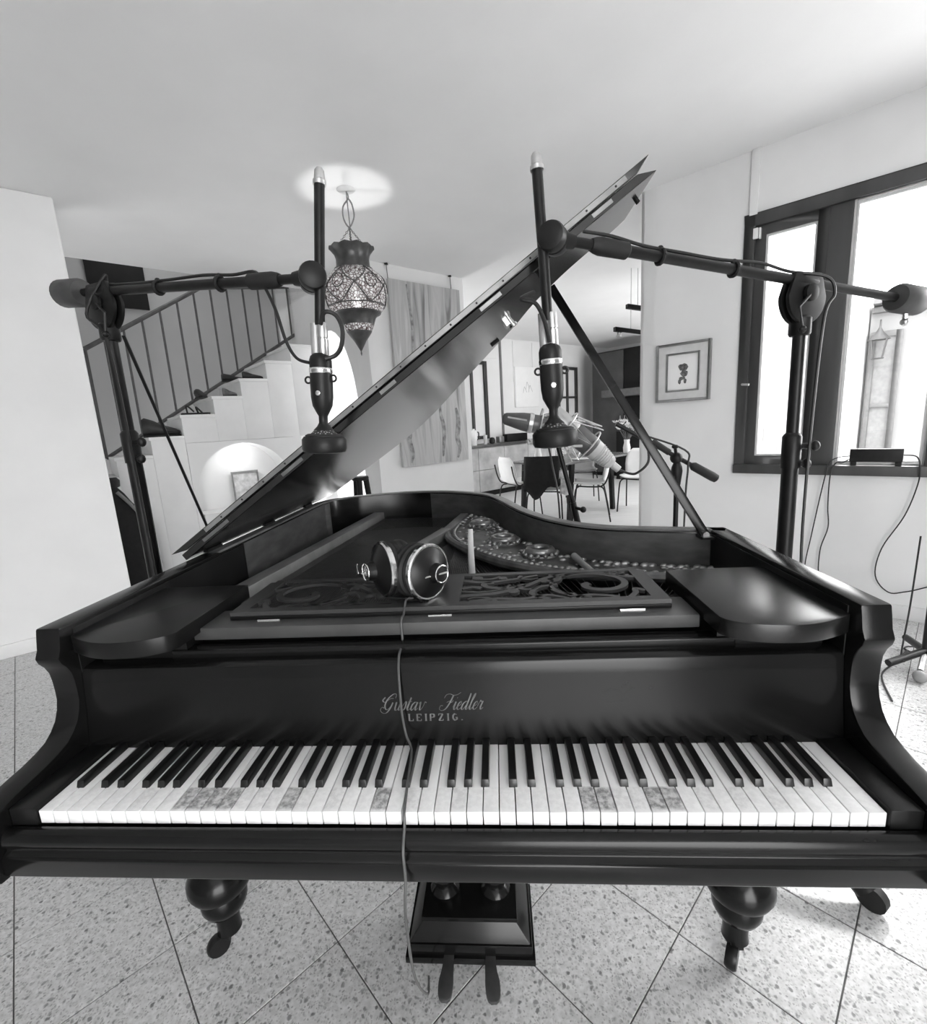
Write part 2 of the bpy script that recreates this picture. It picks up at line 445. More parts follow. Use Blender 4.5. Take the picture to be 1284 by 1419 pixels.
for n_, c in enumerate(cand):
    if n_ < 270:
        if tile_mesh is None:
            o = tb.build('floor_tile', terrazzo_m, floor, bevel=.001, smooth=False, seg=1)
            me = o.data; me.transform(MX.Translation(ORG[floor.name])); tile_mesh = me
        else:
            o = bpy.data.objects.new('floor_tile', tile_mesh); COL.objects.link(o); o.parent = floor
        o.location = c + V((0, 0, random.uniform(-.0004, .0002))) - ORG[floor.name]; o.rotation_euler = (0, 0, TA)
    else:
        h = TS / 2 - .0015
        far.obox(c - U1 * h - U2 * h - Z * .0035, U1 * 2 * h, U2 * 2 * h, Z * .0035)
if far.v: far.build('floor_tiles', terrazzo_m, floor, smooth=False, kind='stuff')

b = MB(); b.prism([P(-3.4, -4.65, HC), P(2.0, -4.65, HC), P(2.0, -6.3, HC), P(10, -6.3, HC), P(10, -1.2, HC), P(3.40, -1.2, HC), Q(.80, HC, .26), Q(-3.9, HC, .26), P(3.2, 3.4, HC), P(-3.4, 3.4, HC)], Z * .28)
struct(b.build('ceiling', ceil_m, smooth=False))
b = MB(); b.obox(P(-3.2, -3.72, 0), S * 3.075, N * .22, Z * HC)
struct(b.build('wall_left', wall_m, smooth=False, bevel=.012))
b = MB(); b.obox(P(-3.2, -3.5, 0), S * 3.07, N * .016, Z * .088)
struct(b.build('baseboard_left', base_m, bevel=.003))
# long wall that carries the abstract canvas, as far as the dining room opening
b = MB(); b.obox(P(1.98, -3.75, 0), S * 1.2, N * .23, Z * HC)
struct(b.build('wall_back', wall_m, smooth=False, bevel=.006))

def arch_wall(b, O, a, n, u0_, u1_, z1, ua, ub, zs, za, th, seg=18):
    """wall slab in plane O + a*u, thickness th along n, with an arched hole between ua and ub (spring zs, apex za)"""
    c = (ua + ub) / 2; h = (ub - ua) / 2
    arc = [(c - h * cos(pi * i / seg), zs + (za - zs) * sin(pi * i / seg)) for i in range(seg + 1)]
    W_ = lambda u, z: V(O) + V(a) * u + Z * z
    b.prism([W_(u0_, 0), W_(ua, 0), W_(ua, z1), W_(u0_, z1)], n * th)
    b.prism([W_(ub, 0), W_(u1_, 0), W_(u1_, z1), W_(ub, z1)], n * th)
    for i in range(seg):
        (x0, y0), (x1, y1) = arc[i], arc[i + 1]
        b.prism([W_(x0, y0), W_(x1, y1), W_(x1, z1), W_(x0, z1)], n * th)
    if zs > 0: pass
# wall with the tall archway between stairs and canvas wall (faces the camera)
b = MB(); arch_wall(b, P(2.0, 0, 0), -N, S, 3.75, 4.98, HC, 3.86, 4.98 - .06, 1.45, 2.33, .16)
b.obox(P(2.0, -5.9, 0), S * .16, N * .92, Z * HC)
struct(b.build('wall_arch', wall_m, smooth=False))
b = MB(); b.obox(P(3.02, -6.2, 0), S * .1, N * 2.45, Z * HC); b.obox(P(2.16, -6.2, 0), S * .9, N * .1, Z * HC)
struct(b.build('wall_passage', wall_m, smooth=False))
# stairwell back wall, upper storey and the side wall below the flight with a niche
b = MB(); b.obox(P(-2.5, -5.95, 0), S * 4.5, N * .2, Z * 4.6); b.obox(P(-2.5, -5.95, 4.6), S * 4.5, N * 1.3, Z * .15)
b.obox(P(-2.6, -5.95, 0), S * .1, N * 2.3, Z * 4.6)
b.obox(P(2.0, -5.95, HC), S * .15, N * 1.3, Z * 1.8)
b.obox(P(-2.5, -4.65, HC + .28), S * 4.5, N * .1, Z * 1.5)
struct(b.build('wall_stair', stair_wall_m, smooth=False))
b = MB(); arch_wall(b, P(0, -4.6, 0), S, -N, .552, 1.66, 1.25, .60, 1.50, .78, 1.222, .32)
b.obox(P(.552, -4.98, 0), S * 1.108, N * .06, Z * 1.25)
struct(b.build('wall_niche', wall_m, smooth=False))
# right wall with two window openings (the second one lies to the right of the picture)
b = MB()
def wall_r(t0, t1, z0, z1): b.obox(Q(t1, z0), T * (t0 - t1), M * .26, Z * (z1 - z0))
wall_r(.97, .32, 0, HC); wall_r(.32, -.66, 0, .845); wall_r(.32, -.66, 2.425, HC)
wall_r(-.66, -1.15, 0, HC); wall_r(-1.15, -2.35, 0, .845); wall_r(-1.15, -2.35, 2.425, HC); wall_r(-2.35, -4.6, 0, HC)
wr = struct(b.build('wall_right', wall_m, smooth=False))
b = MB(); b.obox(Q(-4.6, 0, -.016), T * 5.57, M * .015, Z * .085)
struct(b.build('baseboard_right', base_m, bevel=.003))
b = MB(); b.obox(Q(.255, 2.425, -.02), T * .045, M * .02, Z * .365)
struct(b.build('trim_1', wall_m, bevel=.004))
# end of the window wall turns into the dining room
b = MB(); b.obox(Q(.97, 0, .0), M * .26, T * -.1, Z * HC)
b.obox(P(3.3, -1.35, 0), S * 6.6, N * .15, Z * HC)
wdr = struct(b.build('wall_dining_right', wall_m, smooth=False))
# walls behind the photographer
b = MB(); b.obox(P(-3.4, 3.2, 0), S * .3, N * .2, Z * HC); b.obox(P(-.5, 3.2, 0), S * 3.9, N * .2, Z * HC); b.obox(P(-3.1, 3.2, 2.45), S * 2.6, N * .2, Z * (HC - 2.45)); b.obox(P(-3.4, -4.65, 0), S * .2, N * 7.85, Z * HC)
struct(b.build('wall_front', mat('front_wall_plaster', .30, .8, var=.04, scale=3), smooth=False))
# dining room
b = MB(); b.obox(P(3.19, -7.0, -.03), S * 7, N * 5.7, Z * .034)
fd = struct(b.build('floor_dining', dining_floor_m, smooth=False))
b = MB(); b.obox(P(3.7, -6.15, 0), S * 6.2, N * .2, Z * HC)
struct(b.build('wall_dining_back', wall_m, smooth=False))
b = MB(); b.obox(P(9.6, -6.2, 0), S * .2, N * 5.2, Z * HC)
struct(b.build('wall_dining_end', wall_m, smooth=False))
# tall flat panels of the dining wall: narrow dark pipe and two seams
b = MB(); b.obox(P(6.09, -5.95, .9), S * .04, N * .03, Z * (HC - .9))
struct(b.build('trim_2', mat('grey_pipe', .17, .5, var=.1), bevel=.004))
for n_, (s0, s1) in enumerate(((6.45, 6.97), (7.0, 7.5), (5.2, 6.05))):
    b = MB(); b.obox(P(s0, -5.955, 2.0 if n_ < 2 else 2.42), S * (s1 - s0), N * .02, Z * (2.76 - (2.0 if n_ < 2 else 2.42)))
    struct(b.build('trim_%d' % (n_ + 3), wall_m, bevel=.004))

# ------------------------------------------------------------------ window
def q_box(b, t0, t1, z0, z1, o0, o1): return b.obox(Q(t1, z0, o0), T * (t0 - t1), M * (o1 - o0), Z * (z1 - z0))
b = MB()
q_box(b, .322, .262, .84, 2.43, -.015, .11); q_box(b, .322, -.665, .84, .90, -.03, .11); q_box(b, .322, -.665, 2.36, 2.43, -.015, .11)
q_box(b, -.605, -.665, .84, 2.43, -.015, .11)
win = struct(b.build('window_1', wood_dark, bevel=.004))
b = MB(); q_box(b, -.102, -.205, .90, 2.36, .0, .1); b.build('mullion', wood_dark, win, bevel=.004)
def sash(t0, t1, name, wd, mt):
    b = MB(); z0, z1 = .90, 2.36
    q_box(b, t0, t0 - wd, z0, z1, .01, .075); q_box(b, t1 + wd, t1, z0, z1, .01, .075)
    q_box(b, t0 - wd, t1 + wd, z0, z0 + wd, .01, .075); q_box(b, t0 - wd, t1 + wd, z1 - wd, z1, .01, .075)
    f_ = b.build(name, mt, win, bevel=.004)
    g = MB(); q_box(g, t0 - wd + .002, t1 + wd - .002, z0 + wd - .002, z1 - wd + .002, .040, .046)
    g.build('pane', pane_m, f_, smooth=False)
    bd = MB(); zz0, zz1 = z0 + wd, z1 - wd; a0, a1 = t0 - wd, t1 + wd; e = .012
    q_box(bd, a0, a0 - e, zz0, zz1, .02, .04); q_box(bd, a1 + e, a1, zz0, zz1, .02, .04)
    q_box(bd, a0 - e, a1 + e, zz0, zz0 + e, .02, .04); q_box(bd, a0 - e, a1 + e, zz1 - e, zz1, .02, .04)
    bd.build('glazing_bead', frame_pale, f_)
    return f_
sash(.262, -.102, 'casement', .055, wood_dark)
sash(-.205, -.605, 'casement', .012, frame_pale)
b = MB(); q_box(b, .272, .245, 2.285, 2.345, -.03, -.012); cs = b.build('contact_sensor', ceramic, win, bevel=.004)
b = MB(); q_box(b, .243, .232, 2.285, 2.345, -.02, .01); b.build('sensor_magnet', ceramic, cs, bevel=.003)
b = MB(); b.tube([Q(.285, 1.42, -.015), Q(.285, 1.42, -.05)], .008); b.tube([Q(.288, 1.42, -.05), Q(.245, 1.415, -.06)], .008)
b.build('handle', brushed, win)
# outside: pale house front across the yard
yo = 6.0
b = MB(); b.obox(Q(-.12, 0, yo + .1), T * -9, M * .2, Z * 2.62)
yard = struct(b.build('wall_outside', facade_m, smooth=False))
b = MB(); b.prism([Q(.3, -.06, .26), Q(-.2, -.06, 6.6), Q(-9, -.06, 6.6), Q(-9, -.06, .26)], Z * .05); struct(b.build('ground_outside', facade_m, smooth=False))
b = MB(); b.obox(Q(-.14, 2.62, yo - .25), T * -9, M * .5, Z * .07); b.obox(Q(-.14, 2.52, yo - .05), T * -9, M * .2, Z * .07); b.build('eave_board', mat('eave', .11, .7), yard)
b = MB()
for t0, t1, z0, z1 in ((-.14, -.20, .3, 2.25), (-.42, -.50, .3, 2.25), (-.20, -.42, 2.17, 2.25), (-.20, -.42, 1.15, 1.2), (-.20, -.42, .3, .4)):
    b.obox(Q(t1, z0, yo), T * (t0 - t1), M * .1, Z * (z1 - z0))
wf = b.build('window_frame', mat('outside_frame', .10, .6), yard, bevel=.004)
b = MB(); b.obox(Q(-.42, .4, yo + .04), T * .22, M * .02, Z * 1.77); b.build('pane', mat('outside_pane', .17, .2), wf)
for i in range(7):
    b = MB(); b.obox(P(4.6 + i * .42, -1.2, .05), S * .26, N * .04, Z * 2.2); b.build('shutter_slat', mat('outside_shutter', .30, .7), wdr)
lt = thing('wall_lantern', 'small wall lantern outside, seen through the right window pane', 'lantern', Q(-.24, 1.85, yo - .15))
b = MB(); cL = Q(-.24, 1.85, yo - .15)
for a in range(4): b.tube([cL + (T * cos(pi / 2 * a + .78) + M * sin(pi / 2 * a + .78)) * .07, cL + Z * .27 + (T * cos(pi / 2 * a + .78) + M * sin(pi / 2 * a + .78)) * .12], .011, 5)
b.lathe([(.07, 0), (.08, .015), (.03, .02)], MX.Translation(cL), 8); b.lathe([(.135, .27), (.05, .37), (.012, .45)], MX.Translation(cL), 8)
b.build('cage', mat('lantern_iron', .05, .5), lt)
b = MB(); b.tube(smoothpath([cL + Z * .44, cL + Z * .55 + M * .06, cL + Z * .48 + M * .20]), .012, 6); b.build('bracket', MATS['lantern_iron'], lt)

# ------------------------------------------------------------------ grand piano
piano = thing('grand_piano', 'black grand piano with raised lid, ivory keys and turned legs on the tiled floor', 'piano', (0, .6, 0))
KZ = .735; KW = .0235
# rim
rim_path = [(-.70, .60), (-.70, 1.35), (-.69, 1.45), (-.66, 1.52), (-.60, 1.575), (-.534, 1.61), (-.41, 1.645), (-.27, 1.655), (-.125, 1.617), (-.018, 1.547), (.082, 1.448), (.142, 1.31), (.191, 1.129), (.231, 1.006), (.287, .889), (.354, .80), (.425, .748), (.498, .722), (.59, .694), (.658, .677), (.70, .655)]
rp_ = smoothpath([(x, y, 0) for x, y in rim_path], 4)
def offset_path(pts, d):
    out = []
    for i in range(len(pts)):
        t_ = (pts[min(i + 1, len(pts) - 1)] - pts[max(i - 1, 0)]).normalized()
        out.append(pts[i] + V((t_.y, -t_.x, 0)) * d)
    return out
def wall_strip(b, outer, inner, z0, z1):
    n = len(outer); vs = []
    for i in range(n):
        for p_, z in ((outer[i], z0), (inner[i], z0), (inner[i], z1), (outer[i], z1)): vs.append((p_.x, p_.y, z))
    fs = []
    for k in range(n - 1):
        for i in range(4):
            j = (i + 1) % 4; fs.append([k * 4 + i, k * 4 + j, k * 4 + 4 + j, k * 4 + 4 + i])
    fs += [[0, 1, 2, 3], [4 * n - 1, 4 * n - 2, 4 * n - 3, 4 * n - 4]]
    b.add(vs, fs)
inn = offset_path(rp_, .038)
b = MB(); wall_strip(b, rp_, inn, .645, .966); case = b.build('case_rim', lacquer, piano, bevel=.003)
b = MB(); wall_strip(b, offset_path(rp_, .002), offset_path(rp_, .036), .966, .972); b.build('rim_cap', mat('worn_rim_edge', .12, .3, var=.4, scale=14), piano, bevel=.002)  # narrow top strip, paler and more mottled than the case
# lighter veneer lining on the inside
vp = [p for p in inn if (p.x < -.5 and .735 < p.y < 1.46)]
b = MB(); wall_strip(b, [p + V((.0005, 0, 0)) for p in vp], [p + V((.003, 0, 0)) for p in vp], .80, .962); b.build('veneer_lining', veneer, case)
vp = [p for p in inn[30:] if p.x < .655]
b = MB(); wall_strip(b, offset_path(vp, .0005), offset_path(vp, .003), .80, .962); b.build('veneer_lining', veneer, case)
# cheeks (arms) with scroll profile
prof = [(.137, .972), (.1335, .955), (.130, .935), (.1235, .921), (.127, .910), (.135, .899), (.141, .885), (.143, .868), (.1435, .850), (.143, .832), (.139, .815), (.131, .797), (.120, .784), (.106, .773), (.086, .766), (.064, .761), (.035, .757), (.005, .752), (-.022, .745), (-.036, .733), (-.038, .718), (-.031, .707), (-.028, .695), (-.034, .683), (-.042, .670), (-.042, .650), (-.036, .640), (.0, .638)]
for sgn, yb in ((-1, .62), (1, .668)):
    b = MB(); x0 = .655 * sgn; pts = [(x0, y, z) for y, z in prof] + [(x0, yb, .638), (x0, yb, .972)]
    b.prism(pts, (.045 * sgn, 0, 0)); b.build('arm', lacquer, piano, bevel=.004)
# inner block behind the right arm (lid prop seat) and dark cheek blocks inside
b = MB(); b.bb(.653, .6552, .16, .66, .80, .962); pb = b.build('prop_block', lacquer_soft, piano, bevel=.003)
b = MB(); b.bb(-.6565, -.6532, .16, .735, .80, .962); b.build('side_block', lacquer_soft, piano, bevel=.003)
# bottom boards
ins = [(p.x, p.y) for p in offset_path(rp_, .02)]
b = MB(); b.prism([(-.645, .16, .645)] + [(x, y, .645) for x, y in ins] + [(.645, .16, .645)], (0, 0, .02)); b.build('bottom_board', lacquer_soft, piano)
b = MB(); b.bb(-.645, .645, -.01, .2, .648, .70); b.build('key_bed', lacquer_soft, piano)
# key slip with rolled top rail
slip = [(-.004, .713), (-.010, .716), (-.016, .715), (-.0215, .711), (-.025, .704), (-.0255, .697), (-.0225, .691), (-.020, .688), (-.020, .684), (-.026, .681), (-.030, .677), (-.030, .650), (-.027, .6455), (-.005, .6455)]
b = MB(); b.prism([(-.654, y, z) for y, z in slip], (1.308, 0, 0)); b.build('key_slip', lacquer, piano, bevel=.0008, seg=1)
for sgn in (-1, 1):
    b = MB(); b.bb(min(.6125 * sgn, .6545 * sgn), max(.6125 * sgn, .6545 * sgn), -.004, .143, .70, .742); b.build('key_block', lacquer_soft, piano, bevel=.003)
# keys
kb = MB(); kb.bb(-.01098, .01098, 0, .142, -.0215, 0)
pat_w = 'ABCDEFG'
kmesh = None
heavy = {9, 10, 11, 12, 16, 22, 35, 36, 39, 40}; lightw = {6, 13, 14, 15, 17, 19, 24, 27, 37, 38, 42, 44, 46}
for i in range(52):
    x = -.611 + (i + .5) * KW
    if kmesh is None:
        o = kb.build('white_key', ivory_clean, piano, bevel=.0009, seg=2); kmesh = o.data
        kmesh.transform(MX.Translation(ORG[piano.name]))
    else:
        o = bpy.data.objects.new('white_key', kmesh); COL.objects.link(o); o.parent = piano
    o.location = V((x, 0, KZ + random.uniform(-.0004, .0004))) - ORG[piano.name]
    ORG[o.name] = ORG[piano.name]
    if i in heavy or i in lightw:
        o.material_slots[0].link = 'OBJECT'; o.material_slots[0].material = ivory_stain if i in heavy else ivory_light
bmesh_k = None
bk = MB()
hw0, hw1 = .0067, .0056
fr_ = [(-hw0, .0455, -.004), (hw0, .0455, -.004), (hw1, .0515, .0105), (-hw1, .0515, .0105)]
bkv = [(-hw0, .0450, -.004), (hw0, .0450, -.004), (hw1, .0490, .0110), (-hw1, .0490, .0110), (-hw0, .1415, -.004), (hw0, .1415, -.004), (hw1, .1415, .0115), (-hw1, .1415, .0115)]
bk.add(bkv, [(0, 1, 2, 3), (5, 4, 7, 6), (0, 4, 5, 1), (3, 2, 6, 7), (1, 5, 6, 2), (0, 3, 7, 4)])
offs = {'A': .001, 'C': -.002, 'D': .002, 'F': -.003, 'G': 0}
for i in range(51):
    nm = pat_w[i % 7]
    if nm in 'BE': continue
    x = -.611 + (i + 1) * KW + {'A': .0025, 'C': -.0022, 'D': .0022, 'F': -.0025, 'G': 0}[nm]
    if bmesh_k is None:
        o = bk.build('black_key', ebony, piano, bevel=.0011, seg=2); bmesh_k = o.data
        bmesh_k.transform(MX.Translation(ORG[piano.name]))
    else:
        o = bpy.data.objects.new('black_key', bmesh_k); COL.objects.link(o); o.parent = piano
    o.location = V((x, 0, KZ + random.uniform(-.0004, .0006))) - ORG[piano.name]
# fallboard
FB = [(.1405, .70), (.1415, .737), (.1435, .752), (.147, .775), (.1505, .80), (.154, .83), (.1565, .855), (.158, .874), (.161, .881), (.167, .884), (.176, .885), (.19, .885), (.19, .70)]
def fb_y(z):
    for (y0, z0), (y1, z1) in zip(FB[:8], FB[1:9]):
        if z0 <= z <= z1: return y0 + (y1 - y0) * (z - z0) / (z1 - z0)
    return .158
b = MB(); b.prism([(-.654, y, z) for y, z in FB], (1.308, 0, 0)); fb = b.build('fallboard', lacquer, piano, bevel=.0015)
b = MB(); b.bb(-.50, .50, .186, .215, .878, .9005); b.build('fallboard_rail', lacquer, piano, bevel=.004, seg=3)
# inscription
GL = {
 'u': ([[(.0, .85), (.12, 1), (.15, .3), (.32, 0), (.55, .2), (.7, 1)], [(.7, 1), (.66, .25), (.8, 0), (1.0, .25)]], 1.0),
 's': ([[(-.05, .1), (.35, 1.1), (.5, .7), (.48, .2), (.25, 0), (.05, .18)]], .72),
 't': ([[(0, .2), (.22, 1.6), (.15, .3), (.3, 0), (.52, .2)], [(-.02, 1.05), (.5, 1.08)]], .58),
 'a': ([[(.66, .85), (.42, 1.02), (.1, .7), (.06, .2), (.28, 0), (.55, .5), (.7, 1)], [(.7, 1), (.64, .25), (.78, 0), (.96, .25)]], .98),
 'v': ([[(0, .8), (.15, 1), (.25, .35), (.4, 0), (.66, .45), (.72, 1), (.95, .9)]], 1.05),
 'i': ([[(0, .3), (.18, 1), (.16, .25), (.3, 0), (.5, .25)], [(.2, 1.42), (.24, 1.5)]], .52),
 'e': ([[(0, .35), (.42, .62), (.4, 1), (.14, .8), (.08, .25), (.32, 0), (.62, .3)]], .62),
 'd': ([[(.66, .85), (.42, 1.02), (.1, .7), (.06, .2), (.28, 0), (.55, .5)], [(.72, 2.0), (.70, 1.2), (.64, .25), (.78, 0), (.96, .25)]], .98),
 'l': ([[(0, .3), (.36, 1.4), (.42, 1.95), (.27, 1.75), (.15, .7), (.18, .15), (.32, 0), (.52, .25)]], .54),
 'r': ([[(0, .4), (.16, 1.12), (.26, .95), (.5, .98), (.44, .3), (.58, 0), (.8, .25)]], .8),
 'G': ([[(1.55, 1.55), (1.5, 2.0), (1.05, 2.02), (.5, 1.4), (.4, .6), (.8, .1), (1.2, .45), (1.36, 1.0)], [(1.36, 1.0), (1.22, .2), (.85, -.32), (.3, -.25), (-.05, .1), (.1, .42), (.4, .3)], [(.1, 1.65), (-.12, 1.3), (.15, 1.05), (.5, 1.2), (.9, 1.5), (1.3, 1.5)]], 1.75),
 'F': ([[(.1, 1.45), (.25, 1.85), (.7, 1.95), (1.2, 1.8), (1.7, 1.85), (2.1, 2.15)], [(1.22, 1.75), (1.05, .9), (.75, .15), (.3, -.1), (-.1, .1), (-.08, .5), (.25, .5)], [(.6, .9), (.9, 1.05), (1.25, .9), (1.4, 1.15)]], 1.65),
}
b = MB()
def scribble(word, x0, z0, xh):
    x = x0
    for ch in word:
        strokes, adv = GL[ch]
        for st in strokes:
            pp = smoothpath([(x + (px_ + .42 * pz) * xh * .9, z0 + pz * xh, 0) for px_, pz in st], 7)
            ws = []
            for i in range(len(pp)):
                d = (pp[min(i + 1, len(pp) - 1)] - pp[max(i - 1, 0)]); d = d.normalized()
                ws.append(xh * (.05 + .17 * max(0, -d.y - .25)))
            b.ribbon([(p.x, fb_y(p.y) - .0003, p.y) for p in pp], ws, (0, -1, .1), .0002)
        x += adv * xh * .9
    return x
scribble('Gustav', -.108, .797, .0142); scribble('Fiedler', -.004, .797, .0142)
def blocks(word, x0, z0, h):
    x = x0
    B_ = {'L': [((0, 0), (0, 1), 1), ((0, 0), (.6, 0), 0), ((-.15, 1), (.15, 1), 0), ((.6, 0), (.6, .28), 0)],
          'E': [((0, 0), (0, 1), 1), ((-.1, 0), (.6, 0), 0), ((-.1, 1), (.6, 1), 0), ((0, .52), (.4, .52), 0), ((.6, 0), (.6, .25), 0), ((.6, 1), (.6, .78), 0)],
          'I': [((.1, 0), (.1, 1), 1), ((-.06, 0), (.26, 0), 0), ((-.06, 1), (.26, 1), 0)],
          'P': [((0, 0), (0, 1), 1), ((-.15, 0), (.15, 0), 0), ((0, 1), (.45, 1), 0), ((.45, 1), (.62, .76), 1), ((.62, .76), (.45, .5), 1), ((.45, .5), (0, .5), 0)],
          'Z': [((0, 1), (.62, 1), 0), ((.6, 1), (.04, 0), 1), ((0, 0), (.65, 0), 0), ((0, 1), (0, .76), 0), ((.65, 0), (.65, .25), 0)],
          'G': [((.6, .85), (.35, 1), 0), ((.35, 1), (.05, .75), 1), ((.05, .75), (.05, .25), 1), ((.05, .25), (.35, 0), 1), ((.35, 0), (.62, .12), 0), ((.62, .1), (.62, .45), 1), ((.42, .45), (.75, .45), 0)],
          '.': [((0, 0), (0, .14), 1)]}
    adv = {'L': .95, 'E': .95, 'I': .62, 'P': .98, 'Z': 1.02, 'G': 1.08, '.': .3}
    for ch in word:
        for (ax, az), (bx_, bz), th in B_[ch]:
            p0 = (x + ax * h, z0 + az * h); p1 = (x + bx_ * h, z0 + bz * h)
            b.ribbon([(p0[0], fb_y(p0[1]) - .0003, p0[1]), (p1[0], fb_y(p1[1]) - .0003, p1[1])], h * (.24 if th else .1), (0, -1, .1), .0002)
        x += adv[ch] * h * 1.28
blocks('LEIPZIG.', -.058, .7785, .0115)
b.build('inscription', brass_print, fb, smooth=False)
# desk shelf with side boards
b = MB(); b.bb(-.476, .452, .214, .30, .906, .930); shelf = b.build('desk_shelf', board_mat, piano, bevel=.003)
b = MB(); b.bb(-.476, .452, .235, .26, .86, .907); b.build('shelf_support', lacquer_soft, piano)
for sgn in (-1, 1):
    x0, x1 = (.456, .652)
    arc = []
    pts = [(x0, .395), (x0, .155), (x0 + .012, .137), (x0 + .045, .122), (x0 + .09, .116), (x0 + .13, .121), (x0 + .165, .134), (x1 - .004, .148), (x1, .156), (x1, .395)]
    pp = smoothpath([(x, y, 0) for x, y in pts[1:-1]], 4)
    pp = [V((x0, .395, 0))] + pp + [V((x1, .395, 0))]
    b = MB(); b.prism([(p.x * sgn - (.012 if sgn < 0 else 0) * 0, p.y, .922) for p in pp], (0, 0, .030)); b.build('candle_board', mat('board_gloss', .007, .27, var=.3, spec=.42) if sgn > 0 else lacquer_soft, piano, bevel=.002)
    b = MB(); b.bb(min(.47 * sgn, .64 * sgn), max(.47 * sgn, .64 * sgn), .19, .38, .86, .922); b.build('candle_board_support', lacquer_soft, piano)
# pierced music desk lying flat
b = MB(); dz = .938; th = .008
def dbar(x0, x1, y0, y1): b.bb(x0, x1, y0, y1, dz, dz + th)
dbar(-.415, .416, .248, .268); dbar(-.405, .405, .418, .434); dbar(-.415, -.385, .268, .42); dbar(.386, .416, .268, .42)
dbar(-.03, .03, .268, .42)
def rib(pts, w0, w1=None, k=6):
    pp = smoothpath([(x, y, dz + .0008) for x, y in pts], k); n = len(pp)
    w1 = w0 if w1 is None else w1
    b.ribbon(pp, [w0 + (w1 - w0) * i / (n - 1) for i in range(n)], (0, 0, 1), th - .0016)
for sg in (1, -1):
    F = lambda L: [(x * sg, y) for x, y in L]
    sp = [(.30 + (.078 - .0115 * a) * 1.12 * cos(-a + 2.2), .344 + (.078 - .0115 * a) * .92 * sin(-a + 2.2)) for a in [i * .45 for i in range(14)]]
    rib(F(sp), .012, .016, 3)
    sp2 = [(.30 + .088 * cos(a), .344 + .072 * sin(a)) for a in [pi * .2 + i * .35 for i in range(12)]]
    rib(F(sp2), .007)
    rib(F([(.03, .30), (.10, .31), (.16, .345), (.22, .40), (.29, .42)]), .016, .009)
    rib(F([(.03, .39), (.08, .375), (.14, .39), (.19, .41)]), .014, .007)
    rib(F([(.20, .27), (.17, .30), (.185, .335), (.225, .35)]), .013, .008)
    rib(F([(.05, .268), (.10, .28), (.15, .275), (.20, .29), (.24, .268)]), .012, .008)
    rib(F([(.16, .345), (.12, .335), (.085, .345), (.075, .365), (.095, .372)]), .011, .014)
    rib(F([(.07, .34), (.05, .35), (.03, .34)]), .012)
    rib(F([(.35, .268), (.365, .29), (.37, .31), (.386, .30)]), .011)
    rib(F([(.375, .42), (.36, .40), (.37, .385), (.388, .38)]), .012)
    rib(F([(.24, .268), (.28, .285), (.33, .272)]), .010)
    rib(F([(.03, .325), (.07, .318), (.11, .33), (.13, .355)]), .008, .005)
    rib(F([(.215, .41), (.235, .39), (.225, .37), (.205, .372)]), .008, .011)
    rib(F([(.10, .268), (.085, .285), (.06, .29), (.045, .282)]), .008, .005)
    rib(F([(.155, .41), (.15, .395), (.17, .385), (.19, .39)]), .008, .005)
    rib(F([(.185, .335), (.165, .325), (.145, .335), (.15, .35), (.165, .352)]), .007, .009)
    rib(F([(.05, .418), (.06, .40), (.09, .395), (.11, .41)]), .008)
    rib(F([(.255, .268), (.25, .285), (.225, .30), (.21, .32)]), .008, .005)
    rib(F([(.345, .418), (.335, .405), (.345, .395), (.36, .398)]), .008)
    rib(F([(.29, .42), (.33, .425), (.375, .405)]), .010, .006)
    for cx, cy, rx in ((.135, .318, .012), (.20, .375, .011), (.06, .405, .012), (.245, .29, .010), (.115, .40, .009)):
        b.lathe([(rx, dz + .001), (rx, dz + th - .001)], MX.Translation((cx * sg, cy, 0)), 10)
for i in range(7): b.bb(-.025 + i * .0085 - .002, -.025 + i * .0085 + .002, .30, .395, dz + .0005, dz + th)
desk = b.build('music_desk', mat('desk_lacquer', .034, .36, var=.3, scale=10), piano, bevel=.0, smooth=True)
b = MB(); b.bb(-.415, .416, .246, .262, .9305, .9378); b.build('desk_ledge', lacquer_soft, desk, bevel=.001)
for x in (-.335, -.005, .345):
    b = MB(); b.tube([(x - .022, .2405, .9315), (x + .022, .2405, .9315)], .0014, 8); b.bb(x - .022, x + .022, .236, .246, .9302, .931); b.build('desk_hinge', chrome, desk)
# iron plate, struts, soundboard, strings
b = MB(); inb = offset_path(rp_, .05); b.prism([(-.64, .24, .795)] + [(p.x, p.y, .795) for p in inb] + [(.64, .24, .795)], (0, 0, .008)); b.build('soundboard', soundboard_m, piano)
b = MB(); b.bb(-.60, .60, .27, .50, .803, .855); b.build('pin_block', felt, piano, bevel=.003)
bent = [p for p in offset_path(rp_, .045) if p.x > -.03 and p.y < 1.54]
inner_edge = [(.56, .56), (.42, .59), (.30, .62), (.20, .675), (.104, .757), (.02, .87), (-.05, 1.0), (-.08, 1.11), (-.075, 1.25), (-.03, 1.46)]
b = MB(); poly = [(p.x, p.y, .855) for p in bent] + [(x, y, .855) for x, y in inner_edge]
b.prism(poly, (0, 0, .018)); plate = b.build('iron_plate', bronze, piano, bevel=.004)
